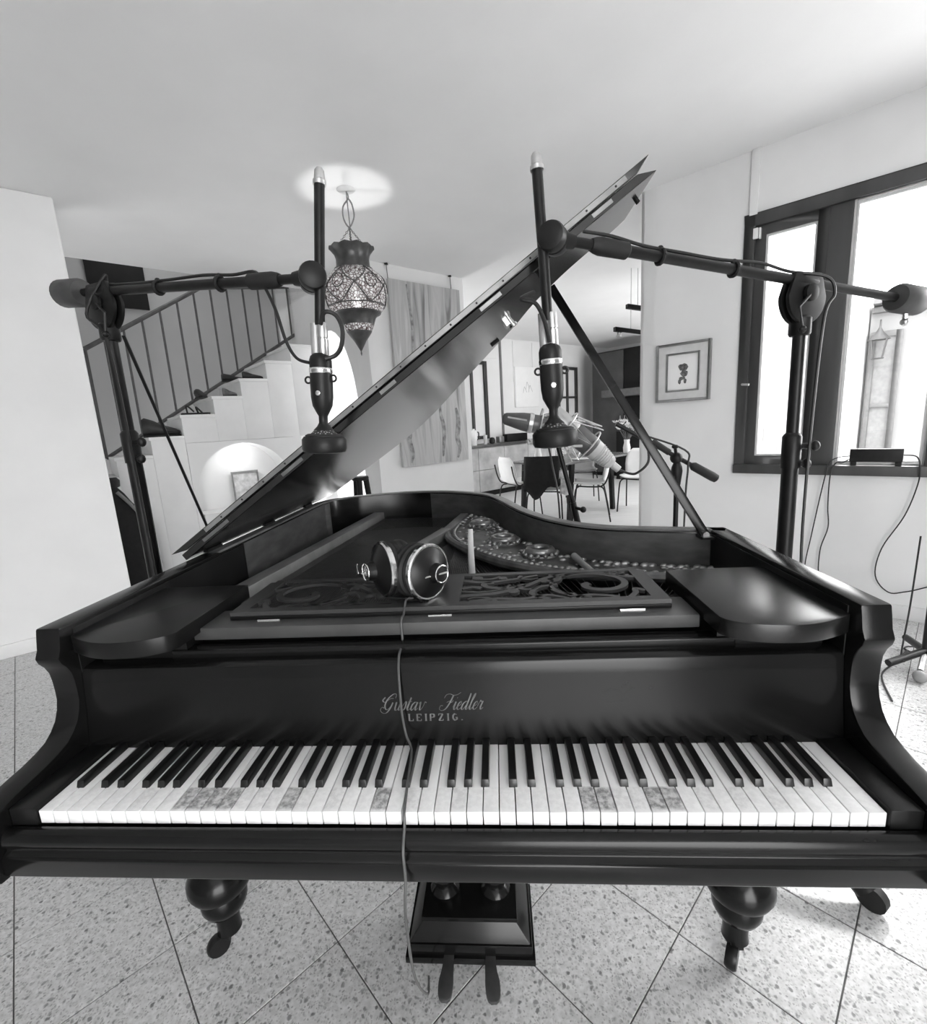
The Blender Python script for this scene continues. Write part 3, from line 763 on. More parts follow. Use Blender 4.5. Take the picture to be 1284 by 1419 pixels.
# raised leaf border along the inner edge and rosettes round the sound holes
b = MB(); ie = smoothpath([(x, y, .873) for x, y in inner_edge], 6); b.tube(ie, .013, 8)
b.build('plate_border', bronze, plate)
b = MB()
for i, p in enumerate(ie):
    d = (ie[min(i + 1, len(ie) - 1)] - ie[max(i - 1, 0)]).normalized()
    sd = V((d.y, -d.x, 0))
    for q_ in (-1, 1):
        b.ball(p + sd * (.012 + .011 * q_) + V((0, 0, .006)), .0085, 8, (1, .7, .6))
for p in bent[2:-1]:
    b.ball((p.x - random.uniform(.008, .022), p.y - random.uniform(-.01, .01), .874), random.uniform(.006, .012), 8, (1.3, .8, .8))
for i in range(90):
    t_ = random.random(); p = bent[int(t_ * (len(bent) - 1))]; q_ = ie[int((1 - t_) * (len(ie) - 1))]
    u_ = random.uniform(.15, .85)
    b.ball((p.x * u_ + q_.x * (1 - u_), p.y * u_ + q_.y * (1 - u_), .874), random.uniform(.004, .009), 7, (1.3, .8, .6))
b.build('leaf_relief', bronze_hi, plate, kind='stuff')
for cx, cy, rr in ((.045, 1.245, .036), (.125, .975, .036), (.232, .81, .034)):
    b = MB(); b.torus((cx, cy, .888), rr, .011, seg=28, s2=10); b.torus((cx, cy, .876), rr + .016, .005, seg=28, s2=6)
    for a in range(14): b.ball((cx + (rr + .016) * cos(a * .4488), cy + (rr + .016) * sin(a * .4488), .880), .008, 8)
    ro = b.build('rosette', bronze_hi, plate)
    b = MB(); b.lathe([(rr - .004, .8735), (rr - .004, .8745)], MX.Translation((cx, cy, 0)), 24); b.build('sound_hole', felt, ro)
# round peg / knob on the bentside lining
b = MB(); b.lathe([(.006, 0), (.006, .012), (.014, .016), (.015, .026), (.008, .032)], axis_m((.30, .905, .915), (-.55, -.83, 0)), 14); b.build('lining_knob', lacquer_soft, piano)
def strut(p0, p1, w_, h_, mt=bronze):
    d = (V(p1) - V(p0)); sd = V((d.y, -d.x, 0)).normalized() * w_
    b = MB(); b.obox(V(p0) - sd * .5 - Z * h_, d, sd, Z * h_); return b.build('plate_strut', mt, piano, bevel=.005)
strut((-.60, .42, .888), (-.455, 1.585, .888), .05, .05, mat('strut_iron', .20, .4, metal=.3, var=.15, scale=20)); strut((-.245, .66, .89), (-.09, 1.17, .89), .038, .055, MATS['strut_iron']); strut((-.09, 1.15, .888), (-.04, 1.47, .886), .036, .05, MATS['strut_iron'])
b = MB()
for i in range(95):
    a = i / 94
    x0 = -.56 + .58 * a; x1 = -.43 + .42 * a
    b.tube([(x0, .42, .862), (x1, 1.56 - .12 * max(0, a - .4), .858)], .0009, 4, cap=False)
for i in range(44):
    a = i / 43
    x0 = -.05 + .5 * a; e_ = ie[int((1 - a) * (len(ie) - 1))]
    b.tube([(x0, .42, .858), (e_.x * .9 + x0 * .1, max(e_.y, .5), .862)], .0007, 4, cap=False)
b.build('strings', string_m, piano, kind='stuff')
# lid
LA = radians(34.3); L0 = V((-.705, .55, .971)); LD = V((cos(LA), 0, sin(LA))); LU = V((-sin(LA), 0, cos(LA)))
def LP(l, y, h=0): return L0 + LD * l + V((0, y - .55, 0)) + LU * h
lo = [(.0, .55), (1.43, .55), (1.43, .795), (1.40, .815), (1.335, .828), (1.244, .853), (1.153, .935), (1.093, 1.055), (1.02, 1.15), (.936, 1.265), (.839, 1.40), (.74, 1.55), (.634, 1.69), (.53, 1.77), (.43, 1.795), (.292, 1.76), (.16, 1.71), (0.06, 1.67), (0, 1.65)]
cur = smoothpath([(x, y, 0) for x, y in lo[2:]], 4)
outl = [(0, .55), (1.43, .55)] + [(p.x, p.y) for p in cur]
b = MB(); n = len(outl)
# two layers so the right tip is undercut
lower = [LP(l, y, 0) for l, y in outl]; upper = [LP(min(l, 1.395) if l > 1.0 else l, y, .018) for l, y in outl]
fs = [list(range(n)), list(range(2 * n - 1, n - 1, -1))] + [[i, (i + 1) % n, n + (i + 1) % n, n + i] for i in range(n)]
b.add(lower + upper, fs); lid = b.build('lid', lid_mat, piano, bevel=.0015, seg=1)
# front flap folded back over the lid
b = MB(); b.add([LP(0.02, .548, .0195), LP(1.392, .548, .0195), LP(1.392, .93, .0195), LP(.02, .93, .0195), LP(-.02, .546, .0345), LP(1.432, .546, .0345), LP(1.432, .95, .0345), LP(-.02, .95, .0345)],
    [(0, 1, 2, 3), (7, 6, 5, 4), (0, 4, 5, 1), (1, 5, 6, 2), (2, 6, 7, 3), (3, 7, 4, 0)]); flap = b.build('lid_flap', lid_mat, lid, bevel=.0015, seg=1)
b = MB(); b.obox(LP(.10, .5465, .0215), LD * 1.27, V((0, -.0018, 0)), LU * .0105); hs = b.build('hinge_strip', worn_strip, lid)
b = MB()
for i in range(17):
    b.lathe([(.0026, 0), (.0022, .0012)], axis_m(LP(.16 + i * .074, .5447, .0265), (0, -1, 0)), 8)
b.build('hinge_screw', black_metal, lid)
for l0, l1 in ((.075, .165), (.355, .423), (.675, .722), (.972, 1.03), (1.275, 1.325)):
    b = MB(); b.obox(LP(l0, .5505, .006), LD * (l1 - l0), V((0, -.0022, 0)), LU * .0085)
    hp = b.build('hinge_plate', worn_strip if .5 < l0 < 1.3 else mat('tarnished_plate', .16, .4, metal=.6, var=.3), lid)
for l0 in (.60, 1.10):
    pass
b = MB(); b.obox(LP(1.415, .66, -.010), LD * .006, V((0, .012, 0)), LU * .010); b.build('lid_buffer', felt, lid)
b = MB(); b.lathe([(.008, 0), (.008, .012), (.013, .014), (.013, .022)], axis_m(LP(1.06, .885, 0), -LU), 12); b.obox(LP(1.04, .86, -.012), LD * .012, V((0, .05, 0)), LU * .012); b.build('lid_latch', chrome, lid)
b = MB(); b.obox(LP(.99, 1.05, -.006), LD * .03, V((0, .02, 0)), LU * .006); b.build('lid_buffer', felt, lid)
# hinge leaves at the spine
for y in (.62, .95, 1.3):
    b = MB(); b.bb(-.708, -.688, y, y + .07, .9725, .9795); b.tube([(-.709, y, .975), (-.709, y + .07, .975)], .005, 8); b.build('spine_hinge', lacquer_soft, piano)
# prop stick
pr0 = V((.634, .628, .965)); pr1 = LP(1.185, .80, -.012)
b = MB(); d = (pr1 - pr0); sd = d.cross(V((0, 1, 0))).normalized()
b.obox(pr0 - sd * .011 - V((0, .006, 0)), d, sd * .022, V((0, .012, 0))); prop = b.build('lid_prop', lacquer, piano, bevel=.002)
b = MB(); b.lathe([(.008, -.012), (.008, .012)], axis_m(pr0, (0, 1, 0)), 12); b.build('prop_pivot', brushed, prop)
b = MB(); b.box(pr0 + V((0, 0, -.006)), (.03, .05, .006)); b.build('prop_seat', lacquer_soft, piano)
# legs
legp = [(.055, .645), (.062, .60), (.058, .56), (.040, .545), (.046, .52), (.052, .42), (.060, .32), (.050, .272), (.045, .265), (.052, .257), (.066, .243), (.074, .226), (.075, .208), (.068, .192), (.052, .184), (.046, .181), (.050, .174), (.054, .158), (.053, .142), (.046, .126), (.034, .116), (.0275, .108), (.027, .07), (.029, .056), (.017, .046)]
for (x, y, a) in ((-.618, .355, 3.9), (.622, .362, 4.1), (-.28, 1.38, 1.0)):
    b = MB(); b.lathe(legp[::-1], MX.Translation((x, y, 0)), 28); lg = b.build('leg', lacquer, piano)
    dx, dy = cos(a) * .022, sin(a) * .022
    b = MB(); b.lathe([(.004, -.012), (.024, -.012), (.0275, -.006), (.0275, .006), (.024, .012), (.004, .012)], axis_m((x + dx * 1.35, y + dy * 1.35, .0275), (-dy, dx, 0)), 18)
    b.box((x + dx * .4, y + dy * .4, .050), (.03, .03, .02)); b.build('caster', black_metal, lg)
# pedal lyre
ly = MB(); ly.bb(-.152, .150, .288, .47, .05, .068); ly.bb(-.146, .144, .294, .465, .068, .098)
lyre = ly.build('pedal_lyre', lacquer, piano, bevel=.003)
b = MB(); b.add([(-.142, .297, .098), (.14, .297, .098), (.14, .46, .098), (-.142, .46, .098), (-.108, .318, .138), (.108, .318, .138), (.108, .45, .138), (-.108, .45, .138)], [(0, 3, 2, 1), (4, 5, 6, 7), (0, 1, 5, 4), (1, 2, 6, 5), (2, 3, 7, 6), (3, 0, 4, 7)])
b.bb(-.112, .112, .314, .454, .138, .150); b.build('lyre_plinth', lacquer, lyre, bevel=.003)
for x in (-.062, .062):
    b = MB(); b.lathe([(.034, .150), (.036, .158), (.030, .166), (.024, .172), (.030, .185), (.034, .2), (.028, .215), (.022, .222), (.026, .30), (.028, .45), (.024, .55), (.036, .60), (.038, .648)], MX.Translation((x, .385, 0)), 20); b.build('lyre_pillar', lacquer, lyre)
for x, dx in ((-.050, -.004), (.047, .007)):
    b = MB(); pp = smoothpath([(x, .315, .058), (x, .275, .060), (x + dx * .6, .245, .056), (x + dx, .215, .048)], 5)
    ws = [.024, .024, .024, .024, .025, .026, .027, .028, .030, .032, .033, .033, .032, .030, .024, .012][:len(pp)]
    b.ribbon(pp, ws + [.012] * (len(pp) - len(ws)), (0, 0, 1), .009); b.build('pedal', mat('worn_pedal', .10, .25, metal=.6, var=.3), lyre, bevel=.002)
b = MB(); b.tube([(-.02, .42, .5), (-.02, .62, .66)], .006); b.tube([(.03, .42, .5), (.03, .62, .66)], .006); b.build('lyre_brace', black_metal, lyre)

# ------------------------------------------------------------------ wooden sticks inside the piano
b = MB(); b.tube([(.034, .62, .874), (.034, .625, .94), (.036, .63, 1.004)], [.0095, .0085, .0065], 12); tag(b.build('tuning_stick', stick_m), 'pale wooden stick standing upright inside the piano behind the pierced desk', 'stick')
b = MB(); b.tube([(.345, .60, .884), (.322, .735, .888)], [.0085, .010], 12); tag(b.build('tuning_stick', mat('grey_wood', .28, .6)), 'short grey wooden stick lying by the right end of the iron plate', 'stick')

# ------------------------------------------------------------------ headphones
hp = thing('headphones', 'black headphones with chrome rimmed ear cups lying on the music desk', 'headphones', (-.08, .32, .946))
def cup(c, d, side):
    c = V(c); mt = axis_m(c, d)
    b = MB(); b.lathe([(.030, -.026), (.046, -.026), (.053, -.020), (.054, -.012), (.050, -.008), (.050, -.004), (.0535, .0), (.0545, .006), (.052, .010)], mt, 36); cu = b.build('ear_cup', rubber, hp)
    b = MB(); b.lathe([(.0535, .006), (.0555, .008), (.0555, .015), (.053, .018), (.050, .018), (.050, .010)], mt, 40, cap=False); b.build('chrome_ring', chrome, cu)
    b = MB(); b.lathe([(.051, .012), (.050, .017), (.044, .022), (.030, .030), (.020, .034), (.018, .044), (.0175, .048), (.012, .049), (.002, .049)], mt, 36); b.build('cup_cover', mat('cup_plastic', .006, .34, var=.2, spec=.3), cu)
    b = MB(); b.torus(mt @ V((0, 0, .0495)), .0165, .0016, d, 32, 8)
    q = V(d).to_track_quat('Z', 'Y')
    if side < 0:
        for a in (0, 2.094, 4.188):
            b.torus(mt @ V((.005 * cos(a), .005 * sin(a), .0495)), .0065, .0008, d, 20, 6)
    b.build('emblem', chrome, cu)
    b = MB(); b.torus(mt @ V((0, 0, -.026)), .043, .012, d, 32, 10); b.build('ear_pad', mat('black_leather', .012, .4, var=.2, scale=40), cu)
    return cu
cupL = V((-.111, .315, 1.003)); cupR = V((-.040, .300, .999))
dL = V((-.80, -.60, .05)).normalized(); dR = V((.80, -.58, .04)).normalized()
cup(cupL, dL, -1); cup(cupR, dR, 1)
eL = cupL + dL * .047; eR = cupR + dR * .047
b = MB(); b.tube(smoothpath([eL + V((-.004, .02, -.01)), (-.175, .37, .968), (-.16, .43, .957), (-.08, .455, .955), (-.02, .42, .957), (-.006, .36, .968), eR + V((.004, .02, -.01))], 6), .006, 8)
hb = b.build('headband', rubber, hp)
b = MB(); b.tube([eL - dL * .006 + V((-.02, .006, -.006)), eL - dL * .006 + V((0, .02, 0))], .0018, 6); b.tube([eL + V((-.022, .012, -.006)), eL + V((-.022, .012, .014))], .0018, 6); b.build('yoke_pin', chrome, hp)
mtR = axis_m(cupR, dR)
b = MB(); b.tube([eR + dR * .003 + V((.012, .0, .004)), eR + dR * .002 - V((.03, .01, .003)), cupR + dR * .036 + V((-.035, -.01, -.012))], .0018, 6); b.build('yoke_pin', brushed, hp)
c0 = cupR + dR * .012 + V((-.030, -.018, -.046))
cab = [c0, (-.071, .262, .955), (-.0725, .240, .937), (-.073, .222, .9375), (-.0725, .2105, .930), (-.072, .207, .90), (-.0715, .184, .893), (-.071, .168, .8895), (-.0705, .154, .873), (-.070, .1475, .84), (-.068, .139, .80), (-.062, .130, .765), (-.052, .115, .7525), (-.047, .09, .7515), (-.045, .05, .748), (-.043, .01, .7395), (-.042, -.004, .736), (-.041, -.012, .722), (-.041, -.032, .70), (-.040, -.0365, .66), (-.044, -.040, .60), (-.048, -.01, .45), (-.058, .10, .25), (-.088, .235, .09), (-.097, .272, .03), (-.100, .268, .004)]
b = MB(); b.tube(smoothpath(cab, 5), .0021, 6); b.build('cable', mat('grey_cable', .075, .45), hp)

# ------------------------------------------------------------------ overhead microphone stands
def clutch(b, c, d, e):
    """round boom clutch: two notched discs; d = disc axis"""
    pass
def big_stand(label, foot, top_z, piv_z, swivel, over, legs=(0.9, 3.0, 5.1), lr=.27, name='microphone_stand'):
    x, y = foot
    t = thing(name, label, 'stand', (x, y, 0))
    b = MB()
    for a in legs:
        b.tube(smoothpath([(x + .02 * cos(a), y + .02 * sin(a), .17), (x + .12 * cos(a), y + .12 * sin(a), .13), (x + lr * cos(a), y + lr * sin(a), .045)], 5), [.024] * 6 + [.026] * 3 + [.03] * 2, 10)
    t_b = b.build('base', black_metal, t)
    for a in legs:
        b = MB(); b.lathe([(.02, -.012), (.033, -.012), (.033, .012), (.02, .012)], axis_m((x + (lr + .01) * cos(a), y + (lr + .01) * sin(a), .034), (-sin(a), cos(a), 0)), 16); b.build('caster', rubber, t_b)
    b = MB(); zm = piv_z - .43
    b.lathe([(.019, .10), (.019, zm - .02), (.022, zm - .02), (.022, zm + .06), (.019, zm + .065), (.0145, zm + .07), (.0145, piv_z - .09)], MX.Translation((x, y, 0)), 18); b.build('pole', black_metal, t)
    sgn = 1 if swivel.x > x else -1
    b = MB(); tw = V((swivel.x - x, swivel.y - y, 0)).normalized(); side = V((-tw.y, tw.x, 0))
    kd = V((0.9, -.35, 0)).normalized()
    for zz, L_ in ((zm + .035, .05), (zm - .01, .034)):
        b.tube([V((x, y, zz)) + kd * .018, V((x, y, zz)) + kd * L_], .008, 8); b.ball(V((x, y, zz)) + kd * L_, .011, 10, (1, 1, 1.2))
    b.build('height_knob', black_plastic, t)
    # clutch head
    b = MB(); piv = V((x, y, piv_z))
    d = (swivel - piv).normalized()
    b.lathe([(.021, piv_z - .125), (.024, piv_z - .12), (.024, piv_z - .085), (.02, piv_z - .08)], MX.Translation((x, y, 0)), 16)
    front = V((0, -1, 0)) - d * V((0, -1, 0)).dot(d); front.normalize()
    cN = side if side.y < 0 else -side
    hd = b.build('clutch', black_plastic, t)
    for o_ in (-.014, .006):
        b = MB(); cc = piv - Z * .035
        pts = []
        for i in range(26):
            a = pi + pi * i / 25; pts.append(cc + tw * .060 * cos(a) + Z * (.064 * sin(a)))
        pts += [piv + tw * .04 + Z * .018, piv - tw * .04 + Z * .018]
        b.prism([p + cN * o_ for p in pts], cN * .009); b.build('clutch_plate', black_metal, hd, bevel=.002)
    b = MB(); b.lathe([(.012, 0), (.012, .03), (.006, .036)], axis_m(piv - Z * .03 - cN * .02, cN), 12)
    b.lathe([(.016, -.0), (.020, .004), (.02, .012), (.01, .014)], axis_m(piv - Z * .03 + cN * .015, cN), 16)
    b.tube([piv - Z * .03 + cN * .025, piv - Z * .065 + tw * .045 + cN * .03, piv - Z * .115 + tw * .03 + cN * .03], .0035, 6)
    b.ball(piv - Z * .115 + tw * .03 + cN * .03, .009, 8); b.build('clutch_lever', black_plastic, hd)
    # boom
    end = swivel - d * .05
    b = MB(); b.tube([piv - d * .06, end - d * .10], .0115, 14); b.tube([piv - d * over, piv - d * .055], .0105, 14); bo = b.build('boom', black_metal, t)
    b = MB(); b.lathe([(.015, -.035), (.017, -.03), (.017, .03), (.015, .035)], axis_m(piv, d), 14); b.build('boom_collar', black_plastic, hd)
    b = MB(); b.lathe([(.011, 0), (.017, .006), (.0175, .07), (.015, .082), (.012, .09)], axis_m(end - d * .125, d), 16); b.build('grip', rubber, bo)
    b = MB(); b.tube([end - d * .04, swivel - d * .02], .010, 12); b.build('boom_tip', black_metal, bo)
    for f_ in (.32, .62):
        p = piv + (swivel - piv) * f_
        b = MB(); b.torus(p, .0145, .004, d, 16, 6); b.ball(p + Z * .016, .007, 8); b.build('cable_clip', rubber, bo)
    cw = piv - d * over
    b = MB(); b.lathe([(.012, -.05), (.030, -.048), (.036, -.040), (.036, .035), (.031, .045), (.012, .048)], axis_m(cw, d), 22); b.build('counterweight', grey_plastic, t, )
    if sgn < 0: b = MB(); b.tube([cw - Z * .034, cw - Z * .052], .006, 8); b.ball(cw - Z * .056, .010, 10); b.build('weight_screw', brushed, t)
    # swivel joint
    b = MB(); jn = V((0, -1, .0))
    b.lathe([(.016, -.030), (.026, -.026), (.028, -.02), (.028, -.004), (.024, 0), (.028, .004), (.028, .02), (.026, .026), (.016, .030)], axis_m(swivel + V((0, .002, 0)), (tw * .55 + jn).normalized()), 22)
    b.tube([swivel - d * .045, swivel], [.014, .020], 12)
    b.build('swivel', black_plastic, t)
    return t, piv, d
swL = V((-.251, .45, 1.594)); swR = V((.246, .45, 1.628))
tL, pivL, dL_ = big_stand('tall black microphone stand behind the left end of the piano, boom towards the lantern', (-.90, .68), 1.6, 1.676, swL, .125, (1.57, 3.67, 5.76), .19)
tR, pivR, dR_ = big_stand('tall black microphone stand in front of the window, boom reaching over the piano', (.87, .692), 1.6, 1.566, swR, .375, (1.1, 3.2, 5.3), .25)
b = MB(); b.tube([(-.215, .45, 1.765), (-.2455, .45, 1.50)], .0105, 14); o = b.build('drop_tube', black_metal, tL)
b = MB(); b.lathe([(.013, -.004), (.013, .004), (.011, .006), (.0095, .022), (.006, .027)], axis_m((-.2145, .45, 1.768), (.11, 0, 1)), 14); b.build('tube_cap', brushed, o)
b = MB(); b.tube([(.217, .45, 1.752), (.231, .45, 1.475)], .0105, 14); o = b.build('drop_tube', black_metal, tR)
b = MB(); b.lathe([(.013, -.004), (.013, .004), (.011, .006), (.0095, .022), (.006, .027)], axis_m((.2167, .45, 1.755), (-.05, 0, 1)), 14); b.build('tube_cap', brushed, o)
b = MB(); a0 = pivL + V((.03, -.09, -.17)); b.tube([pivL + V((.06, -.03, -.12)), (-.90, .95, .985), (-.92, 1.02, .80)], .0045, 6); b.build('boom_brace', black_metal, tL)

# ------------------------------------------------------------------ overhead microphones
def over_mic(label, top, bot, ring):
    top, bot = V(top), V(bot); ax = (bot - top).normalized()
    t = thing('microphone', label, 'microphone', bot)
    L = (bot - top).length; mt = axis_m(top, ax)
    b = MB(); b.lathe([(.010, 0), (.011, .003), (.011, .030), (.009, .031), (.009, .033), (.0115, .034), (.0115, .066), (.010, .068)], MX.Translation(V((.007, 0, 0))) @ mt, 16)
    b.build('plug', brushed, t)
    b = MB(); b.lathe([(.010, 0), (.010, .068)], MX.Translation(V((-.010, .004, 0))) @ mt, 14); b.build('tube_end', mic_pale, t)
    z0 = .062
    b = MB(); b.lathe([(.014, z0), (.021, z0 + .006), (.0235, z0 + .014), (.0235, z0 + .030)], mt, 24); b.build('collar', black_plastic, t)
    b = MB(); b.lathe([(.0235, z0 + .030), (.0245, z0 + .032), (.0245, z0 + .039), (.0235, z0 + .041)], mt, 24); b.build('silver_band', chrome, t)
    b = MB(); zb = z0 + .041
    b.lathe([(.0235, zb), (.0240, zb + .02), (.0235, zb + .05), (.021, zb + .068), (.014, zb + .082), (.0095, zb + .090), (.0095, zb + .104), (.014, zb + .112), (.022, zb + .120)], mt, 26); bd = b.build('body', black_plastic, t)
    b = MB()
    for sg in (-1, 1): b.torus(mt @ V((0, 0, zb + .012)) + V((.0275 * sg, -.004, 0)), .0065, .0022, (0, 1, 0), 16, 6)
    b.build('suspension_lug', black_plastic, bd)
    b = MB(); p = mt @ V((0, 0, zb + .042)); b.lathe([(.0052, 0), (.0052, .0025), (.003, .003)], axis_m(p + V((0, -.0232, 0)), (0, -1, 0)), 14); b.build('badge', chrome, bd)
    zc = zb + .112
    b = MB(); b.lathe([(.014, zc), (.024, zc + .012), (.034, zc + .020), (.036, zc + .026)], mt, 26); b.build('grille', grille_m, t)
    zd = zc + .022
    b = MB(); b.lathe([(.030, zd - .002), (.043, zd), (.0475, zd + .006), (.048, zd + .026), (.045, zd + .033), (.030, zd + .036)], mt, 34); pk = b.build('puck', black_plastic, t)
    b = MB(); b.lathe([(.034, zd - .006), (.040, zd - .003), (.040, zd + .001)], mt, 30); b.build('puck_rim', rubber, pk)
    return t
mL = over_mic('black puck shaped microphone hanging above the left half of the piano, beside the lantern', (-.2475, .45, 1.505), (-.2635, .45, 1.268), 0)
mR = over_mic('black puck shaped microphone hanging right of the raised lid edge, before the dining room', (.231, .45, 1.49), (.2395, .45, 1.252), 0)
cable_m = mat('black_cable', .010, .5, var=.2)
b = MB(); b.tube(smoothpath([(-.24, .44, 1.500), (-.225, .428, 1.520), (-.203, .43, 1.513), (-.192, .43, 1.485), (-.198, .43, 1.452), (-.214, .435, 1.435), (-.235, .428, 1.428)], 6), .0045, 8)
b.tube(smoothpath([(-.272, .435, 1.424), (-.300, .44, 1.436), (-.325, .455, 1.475), (-.345, .47, 1.54), (-.37, .488, 1.592)] + [swL + (pivL - swL) * f_ + Z * (.0175 + .004 * sin(f_ * 30)) for f_ in (.22, .32, .45, .62, .8, .95)] + [pivL + V((.03, -.02, .03)), pivL + V((-.03, -.03, -.06)), pivL + V((.02, -.04, -.13)), pivL + V((.022, -.03, -.4)), pivL + V((.022, -.03, -.9)), pivL + V((.02, -.05, -1.6)), pivL + V((.1, .1, -1.672))], 6), .0035, 6)
tag(b.build('microphone_cable', cable_m), 'black cable looping from the left hanging microphone along its boom', 'cable')
b = MB(); b.tube(smoothpath([(.232, .436, 1.43), (.222, .43, 1.47), (.205, .43, 1.505), (.178, .432, 1.515), (.185, .437, 1.522), (.205, .444, 1.53)], 6), .0042, 8)
b.tube(smoothpath([swR + (pivR - swR) * f_ + Z * (.016 + .008 * max(0, sin(f_ * 10))) for f_ in (.10, .2, .32, .45, .62, .8, .93)] + [pivR + V((.035, -.03, .0)), pivR + V((.052, -.035, -.04)), pivR + V((.03, -.04, -.09)), pivR + V((.027, -.03, -.30)), pivR + V((.03, -.02, -.6)), pivR + V((.05, .0, -1.0)), pivR + V((.04, .05, -1.55))], 6), .0035, 6)
tag(b.build('microphone_cable', cable_m), 'black cable running along the right boom and down the pole by the window', 'cable')

# ------------------------------------------------------------------ shock mounted microphones behind the piano
def shock_wire(b, c, d, R_, n=8, ln=.05):
    q = V(d).to_track_quat('Z', 'Y'); pts = []
    for i in range(2 * n + 1):
        a = pi * i / n; rr = R_ * (1.0 if i % 2 else .55); pts.append(V(c) + q @ V((rr * cos(a), rr * sin(a), ln * (.5 if i % 2 else -.5))))
    b.tube(pts, .0022, 6)
m3 = thing('microphone', 'long grey microphone with pale band pointing up left, in a shock mount behind the piano', 'microphone', (.30, 1.2, 1.22))
p0 = V((.142, 1.2, 1.290)); p1 = V((.375, 1.2, 1.235)); ax = (p1 - p0).normalized(); mt = axis_m(p0, ax)
b = MB(); b.lathe([(.010, 0), (.017, .003), (.022, .012), (.033, .075), (.035, .098)], mt, 26); hd = b.build('head_grille', mic_grey, m3)
b = MB(); b.obox(p0 + ax * .02 - V((0, .0245, -.004)), ax * .07 + V((0, -.011, 0)), V((0, -.002, 0)), V((0, 0, .006))); b.build('grille_bar', mic_pale, hd)
b = MB(); b.lathe([(.035, .098), (.037, .100), (.037, .112), (.035, .114)], mt, 26); b.build('pale_band', wire_pale, m3)
b = MB(); b.lathe([(.034, .114), (.034, .225), (.028, .235), (.012, .24)], mt, 26); b.build('body', mic_grey, m3)
b = MB(); shock_wire(b, p0 + ax * .165, ax, .062); b.torus(p0 + ax * .14, .058, .003, ax, 24, 6); b.torus(p0 + ax * .19, .058, .003, ax, 24, 6); b.build('shock_mount', wire_pale, m3)
b = MB(); b.tube([p0 + ax * .13 + V((0, -.055, -.03)), p0 + ax * .26 + V((0, -.05, -.055)), p0 + ax * .29 + V((0, -.04, -.05))], .005, 8); b.build('mount_arm', wire_pale, m3)
m4 = thing('microphone', 'thick silver grey microphone with ribbed end pointing down right, in a zigzag wire mount', 'microphone', (.44, 1.2, 1.18))
p0 = V((.315, 1.2, 1.300)); p1 = V((.555, 1.2, 1.085)); ax = (p1 - p0).normalized(); mt = axis_m(p0, ax)
b = MB(); b.lathe([(.02, 0), (.038, .01), (.041, .02), (.041, .11), (.039, .115)], mt, 28); b.build('head_grille', mic_pale, m4)
b = MB(); b.lathe([(.039, .115), (.041, .118), (.041, .205), (.039, .21)], mt, 28); b.build('body', mic_grey, m4)
b = MB(); b.lathe([(.039, .21), (.038, .225), (.033, .25), (.027, .29), (.022, .30), (.014, .305), (.014, .335)], mt, 28); e_ = b.build('ribbed_end', mat('cream_end', .50, .4), m4)
b = MB()
for i in range(6): b.torus(p0 + ax * (.235 + .009 * i), 0.0375 - .0018 * i, .0016, ax, 24, 6)
b.build('end_rib', brushed, e_)
b = MB(); shock_wire(b, p0 + ax * .13, ax, .085, 7, .11); b.torus(p0 + ax * .08, .06, .003, ax, 24, 6); b.torus(p0 + ax * .19, .06, .003, ax, 24, 6); b.build('shock_mount', wire_pale, m4)
b = MB(); b.tube(smoothpath([p0 + ax * .335, p0 + ax * .36 + V((.02, 0, 0)), (.63, 1.19, 1.062), (.665, 1.18, 1.10), (.66, 1.18, 1.16), (.63, 1.19, 1.205)], 6), .0045, 8); b.build('cable', cable_m, m4)
# its stand: small tripod boom right of the opening
ts = thing('microphone_stand', 'low black boom stand behind the right side of the piano, below the framed picture', 'stand', (.775, 1.2, 0))
J = V((.772, 1.2, 1.108))
b = MB(); b.tube([(.775, 1.2, .03), (.775, 1.2, 1.06)], .009, 12); b.tube([(.775, 1.2, .03), (.775, 1.2, .55)], .0125, 12); b.build('pole', black_metal, ts)
b = MB(); b.lathe([(.010, 1.0), (.014, 1.01), (.020, 1.06), (.018, 1.075), (.012, 1.09)], MX.Translation((.775, 1.2, 0)), 16); b.ball(J, .022, 14); b.tube([J, J + V((-.012, -.02, .04))], .006, 8); b.ball(J + V((-.012, -.02, .043)), .011, 10, (1.2, 1, .7)); b.build('boom_joint', black_plastic, ts)
e0 = V((.92, 1.2, 1.022)); e1 = V((.555, 1.2, 1.245)); dd = (e1 - e0).normalized()
b = MB(); b.tube([e0, e1], .0085, 12); bo = b.build('boom', black_metal, ts)
b = MB(); b.lathe([(.010, 0), (.0155, .004), (.017, .02), (.016, .1), (.010, .11)], axis_m(e0, dd), 16); b.build('counterweight', rubber, bo)
b = MB(); b.tube([J + dd * .03 + Z * .006, J + dd * .10 + Z * .012], .012, 10); b.build('boom_grip', rubber, bo)
for a in (.5, 2.6, 4.7):
    b = MB(); b.tube([(.775, 1.2, .16), (.775 + .25 * cos(a), 1.2 + .25 * sin(a), .01)], .007, 8); b.build('leg', black_metal, ts)
b = MB(); b.tube(smoothpath([J + dd * .16 + V((0, -.012, .012)), J + V((.02, -.025, .03)), J + V((.035, -.02, -.03)), J + V((.03, -.015, -.2)), J + V((.03, 0, -.9)), J + V((.1, .05, -1.10))], 6), .0035, 6); b.build('cable', cable_m, ts)
